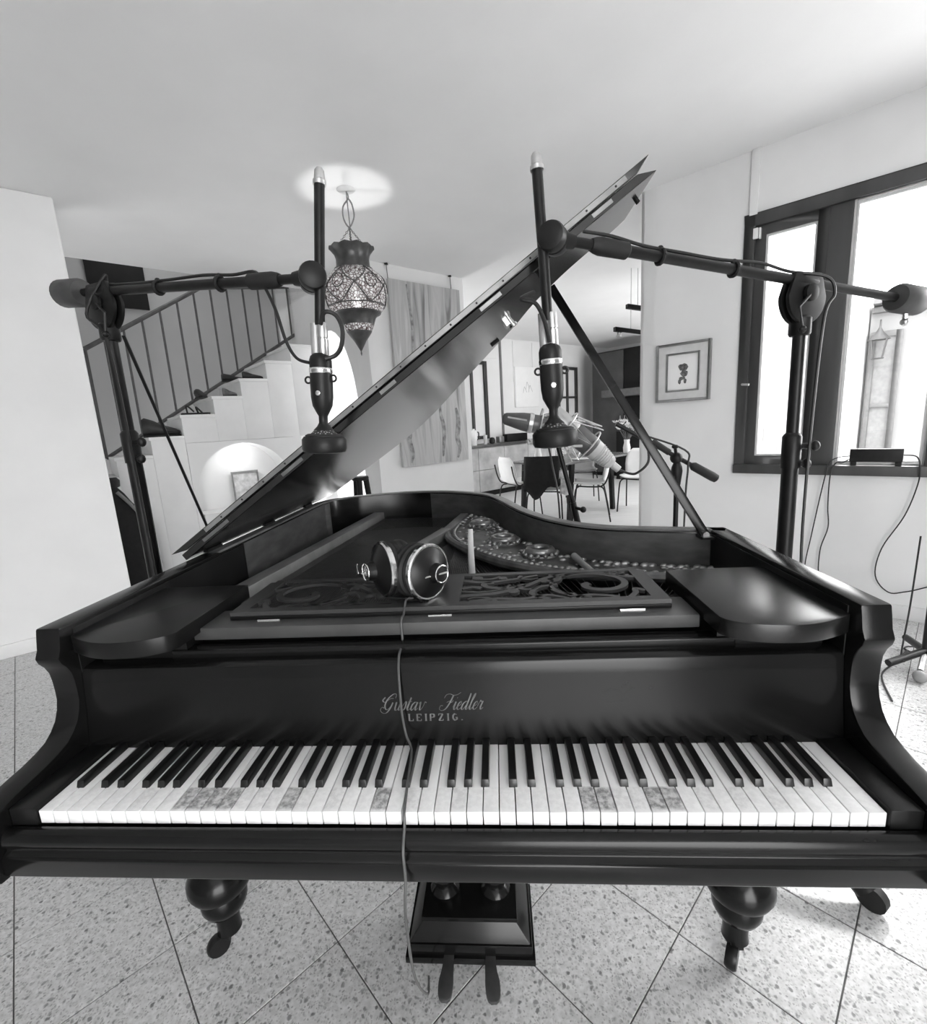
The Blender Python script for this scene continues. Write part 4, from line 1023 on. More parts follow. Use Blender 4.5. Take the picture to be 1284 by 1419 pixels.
# and the slanting pole that carries the left one
tq = thing('microphone_stand', 'slanting black stand pole with a clamp knob behind the piano, before the dining chairs', 'stand', (.43, 1.2, 0))
b = MB(); b.tube([(.325, 1.2, 1.255), (.422, 1.2, .85), (.43, 1.2, .79)], .009, 12); b.tube([(.395, 1.2, .96), (.43, 1.2, .79)], .012, 12); b.build('boom', black_metal, tq)
b = MB(); b.tube([(.43, 1.2, .03), (.43, 1.2, .80)], .0125, 12); b.build('pole', black_metal, tq)
b = MB(); b.lathe([(.012, -.02), (.02, -.014), (.02, .014), (.012, .02)], axis_m((.43, 1.2, .80), (0, 1, 0)), 14); b.tube([(.402, 1.195, .94), (.424, 1.175, .936)], .006, 8); b.ball((.428, 1.172, .936), .012, 10); b.build('clamp_knob', black_plastic, tq)
for a in (.2, 2.3, 4.4):
    b = MB(); b.tube([(.43, 1.2, .16), (.43 + .25 * cos(a), 1.2 + .25 * sin(a), .01)], .007, 8); b.build('leg', black_metal, tq)
b = MB(); b.tube(smoothpath([(.305, 1.21, 1.20), (.325, 1.23, 1.1), (.345, 1.22, .95), (.352, 1.22, .6), (.36, 1.3, .1), (.45, 1.5, .006)], 6), .0035, 6); b.build('cable', cable_m, tq)

# ------------------------------------------------------------------ hanging lantern
lc = V((-.765, 2.69, 0))
lan = thing('hanging_lantern', 'ornate lit lantern with a beaded glass globe hanging from the ceiling', 'lamp', (lc.x, lc.y, 1.77))
LT = MX.Translation((lc.x, lc.y, 0))
b = MB(); b.lathe([(.02, HC - .012), (.055, HC - .006), (.06, HC - .001)], LT, 24); b.build('ceiling_rose', frame_pale, lan)
b = MB()
b.tube(smoothpath([(lc.x, lc.y, HC - .01), (lc.x + .01, lc.y, HC - .05), (lc.x - .03, lc.y, HC - .1), (lc.x - .032, lc.y, HC - .17), (lc.x, lc.y, HC - .22), (lc.x + .035, lc.y + .005, HC - .16), (lc.x + .03, lc.y, HC - .09), (lc.x + .008, lc.y, HC - .05)], 6), .005, 6)
b.tube([(lc.x, lc.y, HC - .01), (lc.x + .004, lc.y, 2.56)], .004, 6); b.build('cord', mat('lamp_cord', .22, .6), lan)
for a in (.3, 1.87, 3.44, 5.0):
    b = MB(); p0 = V((lc.x, lc.y, 2.565)); p1 = V((lc.x + .105 * cos(a), lc.y + .105 * sin(a), 2.43))
    for i in range(12):
        c = p0 + (p1 - p0) * ((i + .5) / 12); d = (p1 - p0).normalized(); sdv = d.orthogonal() if i % 2 else d.cross(d.orthogonal())
        b.torus(c, .006, .0016, sdv, 10, 5)
    b.build('chain', lantern_metal, lan)
b = MB()
seg = 48; vs = []; fs = []
colp = [(.112, 2.315, 0), (.108, 2.34, 0), (.107, 2.375, 0), (.116, 2.405, .0), (.138, 2.43, .006), (.146, 2.436, .010)]
for r_, z_, wv in colp:
    for i in range(seg):
        a = 2 * pi * i / seg; s_ = wv * (1 + cos(a * 12)) * .5
        vs.append((lc.x + (r_) * cos(a), lc.y + (r_) * sin(a), z_ + s_))
for k in range(len(colp) - 1):
    for i in range(seg): fs.append([k * seg + i, k * seg + (i + 1) % seg, (k + 1) * seg + (i + 1) % seg, (k + 1) * seg + i])
b.add(vs, fs); b.build('scalloped_collar', lantern_metal, lan)
gp = []
gprof = [(.112, 2.315), (.135, 2.30), (.165, 2.275), (.192, 2.24), (.205, 2.20), (.207, 2.17), (.200, 2.13), (.182, 2.085), (.160, 2.05), (.142, 2.035)]
b = MB(); b.lathe(gprof[::-1], LT, 48, cap=False); b.build('glass_globe', lantern_glass_m, lan)
def g_r(z):
    for (r0_, z0), (r1_, z1) in zip(gprof, gprof[1:]):
        if z1 <= z <= z0: return r0_ + (r1_ - r0_) * (z - z0) / (z1 - z0)
    return gprof[-1][0]
b = MB()
def on_globe(a, z, o=.003): r_ = g_r(z) + o; return V((lc.x + r_ * cos(a), lc.y + r_ * sin(a), z))
for k in range(6):
    a0 = k * pi / 3 + .25
    for sg in (-1, 1):
        b.tube([on_globe(a0 + sg * t * pi / 6, 2.305 - .115 * t - .02 * sin(t * pi)) for t in [i / 8 for i in range(9)]], .004, 6)
        b.tube([on_globe(a0 + sg * t * pi / 6, 2.085 + .105 * t ** 1.5) for t in [i / 8 for i in range(9)]], .004, 6)
    b.tube([on_globe(a0 + .20 * cos(t), 2.205 + .042 * sin(t)) for t in [2 * pi * i / 16 for i in range(17)]], .003, 6)
    b.ball(on_globe(a0 + pi / 6, 2.19, .004), .009, 8)
for z_ in (2.31, 2.08, 2.04): b.tube([on_globe(2 * pi * i / 40, z_) for i in range(41)], .0045, 6)
b.build('globe_tracery', lantern_metal, lan)
b = MB(); b.lathe([(.102, 1.965), (.108, 1.985), (.118, 2.012), (.138, 2.03), (.146, 2.037)][:], LT, 40, cap=False); b.build('lower_collar', lantern_metal, lan)
b = MB(); b.lathe([(.082, 1.925), (.092, 1.945), (.102, 1.966)], LT, 40, cap=False); b.build('glass_band', lantern_glass_m, lan)
b = MB(); b.lathe([(.002, 1.772), (.006, 1.785), (.004, 1.80), (.012, 1.815), (.040, 1.865), (.070, 1.905), (.084, 1.925)], LT, 32, cap=False); b.build('cone', lantern_metal, lan)
b = MB(); b.ball((lc.x, lc.y, 2.105), .026, 14, (1, 1, 1.2)); b.build('bulb', bulb_m, lan)
light('lantern_light', 'POINT', (lc.x, lc.y, 2.145), 10, shadow_soft_size=.03)
# bright bead where the bulb shines through the front of the globe
# ------------------------------------------------------------------ pictures
def picture(name, label, cat, O, a, n, w_, h_, depth, mt):
    """canvas: O bottom-left, a horizontal axis, n outward axis"""
    b = MB(); b.obox(O, a * w_, n * depth, Z * h_); return b
cv = thing('canvas_painting', 'tall abstract canvas with vertical grey streaks hanging from two cords', 'painting', P(2.62, -3.48, .88))
b = MB(); b.obox(P(2.225, -3.508, .885), S * .862, N * .035, Z * 1.765); b.build('canvas', abstract_m, cv, bevel=.003)
for s_ in (2.24, 3.0):
    b = MB(); b.tube([P(s_, -3.50, 2.64), P(s_, -3.51, 2.785)], .004, 6); co = b.build('hanging_cord', mat('grey_cord', .12, .6), cv)
    b = MB(); b.box(P(s_, -3.51, 2.782), (.03, .03, .012)); b.build('hook', black_metal, co)
for s_, z0, z1, w_ in ((2.44, 1.85, 2.62, .03), (2.52, 1.55, 2.1, .018), (2.75, .95, 1.5, .05), (2.95, .92, 1.45, .06), (2.33, .92, 1.3, .05)):
    b = MB(); pp = smoothpath([P(s_ + random.uniform(-.02, .02), -3.4715, z0 + (z1 - z0) * i / 5) for i in range(6)], 4)
    b.ribbon(pp, [w_ * (.4 + .6 * sin(pi * i / (len(pp) - 1))) for i in range(len(pp))], N, .0015)
    b.build('dark_stroke', mat('dark_paint', .27, .6, var=.5, scale=20), cv)
# framed picture on the window wall
fp = thing('framed_picture', 'small picture in double grey frame on the white wall left of the window', 'picture', Q(.664, 1.343, -.02))
def frame(b, t0, t1, z0, z1, wd, o0, o1):
    q_box(b, t0, t0 - wd, z0, z1, o0, o1); q_box(b, t1 + wd, t1, z0, z1, o0, o1); q_box(b, t0 - wd, t1 + wd, z0, z0 + wd, o0, o1); q_box(b, t0 - wd, t1 + wd, z1 - wd, z1, o0, o1)
b = MB(); frame(b, .845, .483, 1.343, 1.742, .018, -.03, -.001); b.build('outer_frame', frame_grey, fp, bevel=.002)
b = MB(); frame(b, .827, .501, 1.361, 1.724, .05, -.022, -.001); b.build('mat_board', frame_pale, fp)
b = MB(); frame(b, .777, .551, 1.411, 1.674, .012, -.026, -.001); b.build('inner_frame', frame_grey, fp, bevel=.002)
b = MB(); q_box(b, .766, .562, 1.422, 1.663, -.012, -.001); pp_ = b.build('paper', paper, fp)
b = MB()
def blotch(tc, zc, rx, rz, jag):
    n = 14; b.prism([Q(tc + rx * cos(2 * pi * i / n) * random.uniform(1 - jag, 1), zc + rz * sin(2 * pi * i / n) * random.uniform(1 - jag, 1), -.012) for i in range(n)], M * -.0012)
blotch(.662, 1.575, .040, .028, .3); blotch(.655, 1.535, .030, .028, .35); blotch(.668, 1.50, .028, .014, .35); blotch(.684, 1.478, .012, .02, .3); blotch(.648, 1.48, .012, .02, .3)
b.build('ink_blot', mat('grey_ink', .13, .8, var=.7, scale=60), pp_, smooth=False)

# ------------------------------------------------------------------ staircase, railing, shoes
st = thing('staircase', 'pale stone staircase climbing to the right behind the left wall', 'stairs', P(.8, -5.1, 0))
corners = [(-.28, .815), (0.0, .99), (.277, 1.163), (.55, 1.322), (.843, 1.512), (1.112, 1.68), (1.381, 1.851), (1.652, 2.033), (1.95, 2.21)]
prev = -.56
for s_, z_ in corners:
    zb_ = 0 if s_ < .56 else 1.253
    b = MB(); b.obox(P(prev, -5.45, zb_), S * (s_ - prev), N * .85, Z * (z_ - zb_))
    ob = b.build('step', stair_m, st, bevel=.004)
    b = MB(); b.obox(P(prev - .012, -5.45, z_ - .028), S * (s_ - prev + .01), N * .862, Z * .03); b.build('tread', stair_m, ob, bevel=.004)
    prev = s_
rl = thing('stair_railing', 'dark iron railing with thin balusters along the far side of the stairs', 'railing', P(.9, -5.3, 1.1))
RZ = lambda s_: 1.15 + .638 * (s_ + .03)
RT = lambda s_: (2.18 + .628 * (s_ + .03)) if s_ < 1.05 else 2.858 + .135 * (s_ - 1.05)
b = MB(); b.tube([P(-.03, -5.3, RZ(-.03)), P(2.14, -5.3, RZ(2.14))], .018, 8); b.build('bottom_rail', rail_m, rl)
b = MB(); b.tube([P(-.03, -5.3, RT(-.03)), P(1.05, -5.3, RT(1.05)), P(2.14, -5.3, RT(2.14))], .022, 8); b.build('top_rail', rail_m, rl)
for i in range(14):
    s_ = -.03 + 2.17 * i / 13
    b = MB(); b.tube([P(s_, -5.3, RZ(s_)), P(s_, -5.3, RT(s_))], .018 if i in (0, 13) else .011, 6); b.build('baluster', rail_m, rl)
b = MB(); b.obox(P(.12, -5.75, 2.68), S * .50, N * .03, Z * 1.2); tag(b.build('dark_panel', wood_black), 'dark upright panel high on the stairwell wall, just under the ceiling edge', 'panel')  # dark sheet put in for the darkness of an upper-floor opening
def shoe(b, s_, z_, k, ln, h_, ang, open_=True):
    c = P(s_, k, z_); a = (S * cos(ang) + N * sin(ang)); sd = Z.cross(a)
    secs = [(-.5, .30, .9), (-.42, .36, 1.0), (-.2, .34, .85), (0, .33, .62), (.2, .38, .48), (.38, .36, .36), (.48, .2, .22)]
    vs = []; fs = []; n = 10
    for x, w_, hh in secs:
        for i in range(n):
            t = 2 * pi * i / n; yy = cos(t) * w_ * ln * .5; zz = (sin(t) * .5 + .5) * hh * h_
            vs.append(c + a * x * ln + sd * yy + Z * zz)
    for k_ in range(len(secs) - 1):
        for i in range(n): fs.append([k_ * n + i, k_ * n + (i + 1) % n, (k_ + 1) * n + (i + 1) % n, (k_ + 1) * n + i])
    fs += [list(range(n))[::-1], list(range((len(secs) - 1) * n, len(secs) * n))]
    b.add(vs, fs); return b
def shoe_thing(label, s_, z_, k, ln, h_, ang, mt, group=None):
    t = thing('shoe', label, 'shoe', P(s_, k, z_))
    b = MB(); shoe(b, s_, z_ + .012, k, ln, h_, ang); b.build('upper', mt, t)
    a = (S * cos(ang) + N * sin(ang)); sd = Z.cross(a); c = P(s_, k, z_)
    b = MB(); b.prism([c + a * x * ln + sd * y * ln for x, y in ((-.5, -.13), (-.3, -.17), (.0, -.15), (.3, -.19), (.5, -.07), (.5, .07), (.3, .19), (0, .15), (-.3, .17), (-.5, .13))], Z * .016); b.build('sole', rubber, t)
    return t
shoe_thing('dark boot on the lowest visible stair, near the microphone pole', .40, 1.325, -4.74, .30, .17, .25, shoe_m)
shoe_thing('dark shoe behind the strap sandal, on the stair above the boot', .80, 1.682, -4.86, .22, .09, 1.5, shoe_m)
shoe_thing('dark low shoe at the left of the pair on the upper stair', 1.17, 1.853, -4.95, .26, .075, .1, shoe_m)
shoe_thing('dark low shoe nearest the riser on the upper stair', 1.28, 1.853, -4.72, .20, .075, .35, shoe_m)
shoe_thing('pale canvas shoe by the riser of the middle stair', 1.03, 1.682, -4.70, .13, .08, .4, shoe_l)
t = thing('sandal', 'black sandal with a looped strap on the stair above the boot', 'shoe', P(.70, -4.72, 1.514))
b = MB(); c = P(.70, -4.72, 1.514); b.prism([c + S * x + N * y for x, y in ((-.12, -.035), (0, -.04), (.1, -.045), (.13, 0), (.1, .045), (0, .04), (-.12, .035))], Z * .022); b.build('sole', rubber, t)
b = MB(); b.tube(smoothpath([c + S * -.06 + N * -.04, c + S * -.07 + Z * .09, c + S * -.02 + N * .04 + Z * .03], 5), .008, 6); b.tube(smoothpath([c + S * .04 + N * -.04, c + S * .01 + Z * .075, c + S * .05 + N * .04 + Z * .02], 5), .009, 6); b.build('strap', shoe_m, t)
# niche picture
np_ = thing('niche_picture', 'small pale picture leaning at the back of the lit niche under the stairs', 'picture', P(1.10, -4.86, .55))
b = MB(); b.obox(P(.97, -4.89, .55), S * .27, N * .015 - Z * .0, Z * .37); b.build('panel', mat('niche_print', .55, .7, var=.35, scale=16), np_, bevel=.002)
b = MB()
for (s0, s1, z0, z1) in ((.97, 1.24, .90, .92), (.97, 1.24, .55, .57), (.97, .985, .57, .90), (1.225, 1.24, .57, .90)): b.obox(P(s0, -4.875, z0), S * (s1 - s0), N * .01, Z * (z1 - z0))
b.build('edge', frame_grey, np_)
b = MB(); b.bb(0, 0, 0, 0, 0, 0) if False else b.obox(P(.62, -4.91, .40), S * .86, N * .30, Z * .15); struct(b.build('trim_6', wall_m, smooth=False))
light('niche_light', 'POINT', P(1.05, -4.70, 1.10), 2.2, shadow_soft_size=.05)
light('passage_light', 'POINT', P(2.65, -4.7, 2.2), 34, shadow_soft_size=.25)
light('stairwell_light', 'POINT', P(.6, -5.2, 3.7), 20, shadow_soft_size=.3)
# gig bag leaning at the end of the left wall
gb = thing('gig_bag', 'black padded bag with grey stripe leaning behind the end of the left wall', 'bag', P(-.02, -4.25, .02))
b = MB(); secs = []
def bag_pt(s_, z_): return P(s_, -4.3, z_)
for off in (0,):
    pts = [(-.16, .93), (-.06, .95), (-.01, .88), (.03, .80), (.10, .70), (.14, .50), (.14, .03), (-.30, .03), (-.30, .75)]
    b.prism([P(s_, -4.38, z_) for s_, z_ in pts], N * .16)
b.build('body', cloth_black, gb, bevel=.03, seg=3)
b = MB(); b.tube(smoothpath([P(-.06, -4.21, .90), P(.02, -4.20, .78), P(.08, -4.20, .66), P(.11, -4.2, .5)], 5), .014, 8); b.build('stripe', mat('grey_webbing', .16, .7), gb)
b = MB(); b.lathe([(.02, 0), (.045, .01), (.05, .06), (.03, .085)], MX.Translation(P(-.07, -4.28, .93)), 14); b.build('neck_cap', rubber, gb)
b = MB(); b.tube(smoothpath([P(.12, -4.21, .42), P(.14, -4.20, .3), P(.14, -4.2, .2)], 5), .008, 8); b.build('strap', rubber, gb)
# dark stool far behind, in the gap above the rim
sl = thing('stool', 'small dark wooden stool against the white wall behind the tail of the piano', 'stool', P(1.62, -3.25, 0))
c = P(1.62, -3.25, 0)
b = MB(); b.lathe([(.05, .84), (.072, .845), (.075, .86), (.07, .875), (.03, .88)], MX.Translation(c), 22); b.build('seat', wood_black, sl)
for a in range(3):
    d = V((cos(a * 2.094 + .6), sin(a * 2.094 + .6), 0)); b = MB(); b.tube([c + d * .05 + Z * .85, c + d * .12], [.026, .020], 10); b.build('leg', wood_black, sl)

# ------------------------------------------------------------------ things at the window wall
ad = thing('power_box', 'dark power box with feet standing on the window sill', 'adapter', Q(-.40, .908, -.04))
b = MB(); q_box(b, -.285, -.518, .922, .998, -.028, .006); b.build('housing', black_plastic, ad, bevel=.006)
for t_ in (-.305, -.5):
    b = MB(); q_box(b, t_ + .014, t_ - .014, .9005, .922, -.024, .0); b.build('foot', rubber, ad, bevel=.003)
def wire(label, pts, r=.0035, mt=cable_m):
    b = MB(); b.tube(smoothpath(pts, 6), r, 6); return tag(b.build('power_cable', mt), label, 'cable')
wire('thin black cable dropping below the mullion, the left one of two', [Q(-.286, .955, -.012), Q(-.24, .95, -.035), Q(-.20, .925, -.045), Q(-.185, .86, -.05), Q(-.165, .72, -.03), Q(-.135, .45, -.03), Q(-.115, .25, -.03), Q(-.13, .05, -.04), Q(-.3, .008, -.08)])
wire('thin black cable hanging below the mullion, the right one of two', [Q(-.283, .935, -.012), Q(-.255, .918, -.04), Q(-.225, .915, -.045), Q(-.205, .84, -.05), Q(-.205, .65, -.03), Q(-.215, .52, -.03), Q(-.185, .36, -.03), Q(-.20, .15, -.03), Q(-.30, .02, -.05), Q(-.5, .008, -.12)])
wire('black cable curling down the wall right of the power box', [Q(-.52, .96, -.012), Q(-.57, .955, -.04), Q(-.588, .90, -.05), Q(-.588, .80, -.035), Q(-.55, .62, -.03), Q(-.47, .42, -.03), Q(-.455, .25, -.03), Q(-.52, .16, -.03), Q(-.60, .18, -.03), Q(-.75, .24, -.03), Q(-.9, .12, -.03), Q(-1.1, .01, -.08)])
b = MB(); b.torus((2.21, 1.78, .006), .05, .004, (0, .1, 1), 26, 6); b.tube(smoothpath([(2.16, 1.78, .006), (2.0, 1.66, .006), (1.86, 1.55, .006), (1.75, 1.35, .006)], 5), .004, 6); tag(b.build('cable_loop', cable_m), 'loop of black cable on the floor behind the right cheek of the piano', 'cable')
fs_ = thing('floor_stand', 'black stand at the right edge of the picture with a pale caster on its foot', 'stand', (2.1, 1.62, 0))
b = MB(); b.tube([(2.10, 1.62, .06), (2.10, 1.62, 1.0)], .014, 12); b.build('pole', black_metal, fs_)
for a in (3.4, 5.2, 1.2):
    b = MB(); b.tube([(2.10, 1.62, .09), (2.10 + .21 * cos(a), 1.62 + .21 * sin(a), .06)], .017, 10); lg = b.build('leg', black_metal, fs_)
b = MB(); b.ball((1.985, 1.50, .028), .028, 16); b.build('caster', mat('grey_caster', .30, .5), fs_)
b = MB(); b.tube([(2.10, 1.62, .08), (1.99, 1.51, .05)], .012, 8); b.build('leg', brushed, fs_)
wire('thin cable running down to the foot of the stand at the right edge', [(2.12, 1.74, .62), (2.06, 1.68, .30), (1.995, 1.62, .08), (1.96, 1.56, .07)], .004)

# ------------------------------------------------------------------ dining room furniture
TC = P(5.0, -3.45, 0)
tb_ = thing('dining_table', 'long dark topped dining table with slanted legs in the far room', 'table', TC)
b = MB(); b.obox(P(4.15, -3.9, .715), S * 1.65, N * .9, Z * .025); b.build('tabletop', mat('table_top', .16, .25, var=.15), tb_, bevel=.004)
for s_, k_, ds in ((5.25, -3.03, .03), (5.30, -3.80, .03), (4.35, -3.03, -.03), (4.35, -3.80, -.03)):
    b = MB(); b.prism([P(s_ - ds - .035, k_, .715), P(s_ - ds + .035, k_, .715), P(s_ + ds + .028, k_, 0.005), P(s_ + ds - .028, k_, 0.005)], N * -.05); b.build('leg', wood_black, tb_, bevel=.003)
def make_chair(label, shell_m, loc, rz):
    t = thing('dining_chair', label, 'chair', (0, 0, 0), 'dining chairs in the far room')
    b = MB(); nU, nV = 10, 12; vs = []; fs = []
    prof_ = [(.20, .455), (.17, .462), (.08, .455), (-.02, .448), (-.11, .45), (-.165, .475), (-.195, .53), (-.21, .60), (-.225, .68), (-.24, .76), (-.25, .81)]
    wid = [.19, .205, .215, .22, .22, .215, .215, .22, .215, .19, .13]
    for (y, z), w_ in zip(prof_, wid):
        for i in range(nV + 1):
            u = -1 + 2 * i / nV; vs.append((u * w_, y + (.045 * u * u if z > .5 else 0), z + (.03 * abs(u) ** 3 if z < .5 else 0)))
    for k in range(len(prof_) - 1):
        for i in range(nV): fs.append([k * (nV + 1) + i, k * (nV + 1) + i + 1, (k + 1) * (nV + 1) + i + 1, (k + 1) * (nV + 1) + i])
    b.add(vs, fs); sh = b.build('shell', shell_m, t)
    md = sh.modifiers.new('thick', 'SOLIDIFY'); md.thickness = .012; md.offset = 0
    for sg in (-1, 1):
        b = MB(); b.tube(smoothpath([(.205 * sg, .16, .45), (.215 * sg, 0, .437), (.222 * sg, -.14, .45), (.226 * sg, -.20, .55), (.226 * sg, -.235, .70)], 5), .009, 8); b.build('side_rail', black_metal, t)
        b = MB(); b.tube(smoothpath([(.14 * sg, .12, .44), (.19 * sg, .17, .41), (.205 * sg, .19, .30), (.22 * sg, .22, .005)], 5), .009, 8); b.build('leg', black_metal, t)
        b = MB(); b.tube(smoothpath([(.14 * sg, -.10, .43), (.19 * sg, -.15, .41), (.205 * sg, -.18, .30), (.22 * sg, -.23, .005)], 5), .009, 8); b.build('leg', black_metal, t)
    b = MB(); b.tube([(-.17, .12, .437), (.17, .12, .437)], .008, 8); b.tube([(-.17, -.10, .43), (.17, -.10, .43)], .008, 8); b.build('cross_bar', black_metal, t)
    t.location = loc; t.rotation_euler = (0, 0, rz)
    return t
ch0 = make_chair('white shell dining chair seen from the side, facing left, in front of the table', white_shell, (1.27, 5.30, .004), radians(78))
def chair(label, loc, rz, mt=None):
    c = copy_tree(ch0); c['label'] = label; c.location = (*loc, .004); c.rotation_euler = (0, 0, rz)
    if mt:
        for ch in c.children:
            if ch.name.startswith('shell'): ch.material_slots[0].link = 'OBJECT'; ch.material_slots[0].material = mt
    return c
chair('grey shell dining chair seen from behind with the black coat over its back', (.70, 5.02), radians(-18), grey_shell)
chair('white shell dining chair facing right beside the stone counter', (.40, 5.72), radians(-62))
chair('white shell dining chair facing away at the right end of the table', (1.98, 5.72), radians(150))
chair('grey shell dining chair on the far side of the table', (1.42, 6.74), radians(178), grey_shell)
# coat over the chair back
b = MB(); rows = []; cc = V((.70, 5.02, 0)); ca, sa = cos(radians(-18)), sin(radians(-18))
def cl(x, y, z): return cc + V((x * ca - y * sa, x * sa + y * ca, z))
vs = []; fs = []; nx = 12
prof_c = [(-.19, .66), (-.215, .78), (-.232, .85), (-.255, .862), (-.285, .82), (-.30, .70), (-.31, .60), (-.315, .50), (-.31, .42)]
for j, (y, z) in enumerate(prof_c):
    for i in range(nx + 1):
        u = -1 + 2 * i / nx
        zz = z + (.05 * sin(u * 5) if j > 6 else 0) - (.10 * max(0, u - .1) * -1.8 if j > 6 else 0)
        vs.append(cl(u * .21, y + .012 * sin(u * 9 + j) + .05 * u * u * .6, zz))
for k in range(len(prof_c) - 1):
    for i in range(nx): fs.append([k * (nx + 1) + i, k * (nx + 1) + i + 1, (k + 1) * (nx + 1) + i + 1, (k + 1) * (nx + 1) + i])
b.add(vs, fs); o = b.build('coat', cloth_black); md = o.modifiers.new('thick', 'SOLIDIFY'); md.thickness = .018
tag(o, 'black coat draped over the back of a dining chair', 'coat')
b = MB(); vs = []; fs = []
for j in range(7):
    for i in range(6):
        u = i / 5; vs.append(cl(.20 + u * .10, -.27 - .02 * sin(j + u * 4), .70 - j * .045 + .012 * sin(u * 6)))
for j in range(6):
    for i in range(5): fs.append([j * 6 + i, j * 6 + i + 1, (j + 1) * 6 + i + 1, (j + 1) * 6 + i])
b.add(vs, fs); o = b.build('scarf', cloth_white); md = o.modifiers.new('thick', 'SOLIDIFY'); md.thickness = .012
tag(o, 'pale patterned scarf hanging beside the black coat', 'scarf')
# flowers in vases on the table
def flowers(label, base, n, h_, sp, petal):
    t = thing('flower_vase', label, 'flowers', base); base = V(base)
    b = MB(); b.lathe([(.03, 0), (.045, .01), (.05, .08), (.035, .15), (.04, .19), (.037, .19), (.03, .15), (.042, .08), (.03, .015)], MX.Translation(base), 18); b.build('vase', ceramic, t)
    for i in range(n):
        a = random.uniform(0, 2 * pi); r_ = sp * sqrt(random.random()); top = base + V((r_ * cos(a), r_ * sin(a), h_ * random.uniform(.75, 1.05)))
        b = MB(); b.tube(smoothpath([base + Z * .12, base + Z * .22 + V((r_ * .3 * cos(a), r_ * .3 * sin(a), 0)), top], 3), .003, 5)
        fl = b.build('stem', mat('stem_grey', .10, .6), t)
        b = MB()
        for k in range(6):
            aa = k * pi / 3; d = V((cos(aa), sin(aa), .6)).normalized(); sdv = V((-sin(aa), cos(aa), 0))
            b.add([top, top + d * .035 + sdv * .018, top + d * .07 + Z * .006, top + d * .035 - sdv * .018, top + d * .035 - Z * .01], [(0, 1, 2, 4), (0, 4, 2, 3)])
        b.build('blossom', petal, fl)
    return t
flowers('vase of pale flowers at the right end of the far dining table', P(5.62, -3.05, .74), 16, .42, .17, leaf_m)
flowers('low vase of pale flowers on the table above the black coat', P(4.42, -3.62, .74), 12, .26, .13, leaf_m)
def bowl(label, base, mt, pr_):
    b = MB(); b.lathe(pr_, MX.Translation(V(base)), 20); return b
b = bowl('', P(4.72, -3.15, .74), ceramic, [(.11, 0), (.13, .004), (.135, .01), (.13, .012), (.02, .008)]); tag(b.build('plate', ceramic), 'white plate on the dining table, left of the facing chair', 'plate')
gl = thing('drinking_glass', 'tall clear glass on the dining table behind the microphones', 'glass', P(4.62, -3.45, .74))
b = bowl('', P(4.62, -3.45, .74), glassy, [(.03, 0), (.034, .004), (.038, .17), (.036, .17), (.031, .01), (.002, .008)]); b.build('glass_body', glassy, gl)
gl2 = copy_tree(gl); gl2.location = P(4.78, -3.52, .74); gl2['label'] = 'tall clear glass on the dining table, further right of its twin'
# stone counter with things
ct = thing('counter_unit', 'low stone fronted counter with dark top under the far window', 'counter', P(5.3, -5.5, 0))
b = MB(); b.obox(P(3.72, -5.92, .10), S * 3.2, N * .48, Z * .76); b.build('body', mat('counter_body', .3, .5), ct)
for i in range(5):
    for j in range(2):
        b = MB(); b.obox(P(3.74 + i * .62, -5.44, .105 + j * .375), S * .612, N * .02, Z * .367); b.build('front_tile', stone_counter, ct, bevel=.003, seg=1)
b = MB(); b.obox(P(3.72, -5.93, .86), S * 3.2, N * .53, Z * .04); b.build('worktop', mat('worktop_stone', .06, .3, var=.2), ct, bevel=.004)
b = MB(); b.obox(P(3.72, -5.9, .004), S * 3.2, N * .42, Z * .096); b.build('plinth', wood_black, ct)
mg = thing('coffee_pot', 'white coffee pot with black handle on the counter under the far window', 'pot', P(5.02, -5.56, .90))
c = P(5.02, -5.56, .90)
b = MB(); b.lathe([(.045, 0), (.05, .01), (.048, .08), (.062, .12), (.062, .22), (.05, .25), (.02, .262), (.018, .28)], MX.Translation(c), 18); b.build('body', ceramic, mg)
b = MB(); b.tube(smoothpath([c + S * .06 + Z * .22, c + S * .11 + Z * .21, c + S * .10 + Z * .11, c + S * .055 + Z * .09], 4), .011, 8); b.build('handle', black_plastic, mg)
b = MB(); b.lathe([(.03, 0), (.033, .01), (.034, .15), (.03, .16)], MX.Translation(P(5.32, -5.60, .90)), 14); tag(b.build('tumbler', mat('pale_tumbler', .6, .2)), 'pale cylindrical tumbler right of the coffee pot on the counter', 'tumbler')
b = MB(); b.lathe([(.02, 0), (.05, .01), (.055, .06), (.04, .1), (.015, .11)], MX.Translation(P(5.50, -5.62, .90)), 14); tag(b.build('kettle', black_metal), 'small dark pot on the counter next to the pale tumbler', 'pot')
b = MB(); b.obox(P(5.72, -5.75, .90), S * .12, N * .1, Z * .11); tag(b.build('tin_box', mat('grey_tin', .25, .35, metal=.5), bevel=.01), 'small grey tin on the right part of the counter', 'tin')
b = MB(); b.obox(P(5.95, -5.80, .90), S * .55, N * .12, Z * .14); tag(b.build('storage_crate', wood_black, bevel=.01), 'long dark crate at the right end of the counter', 'crate')
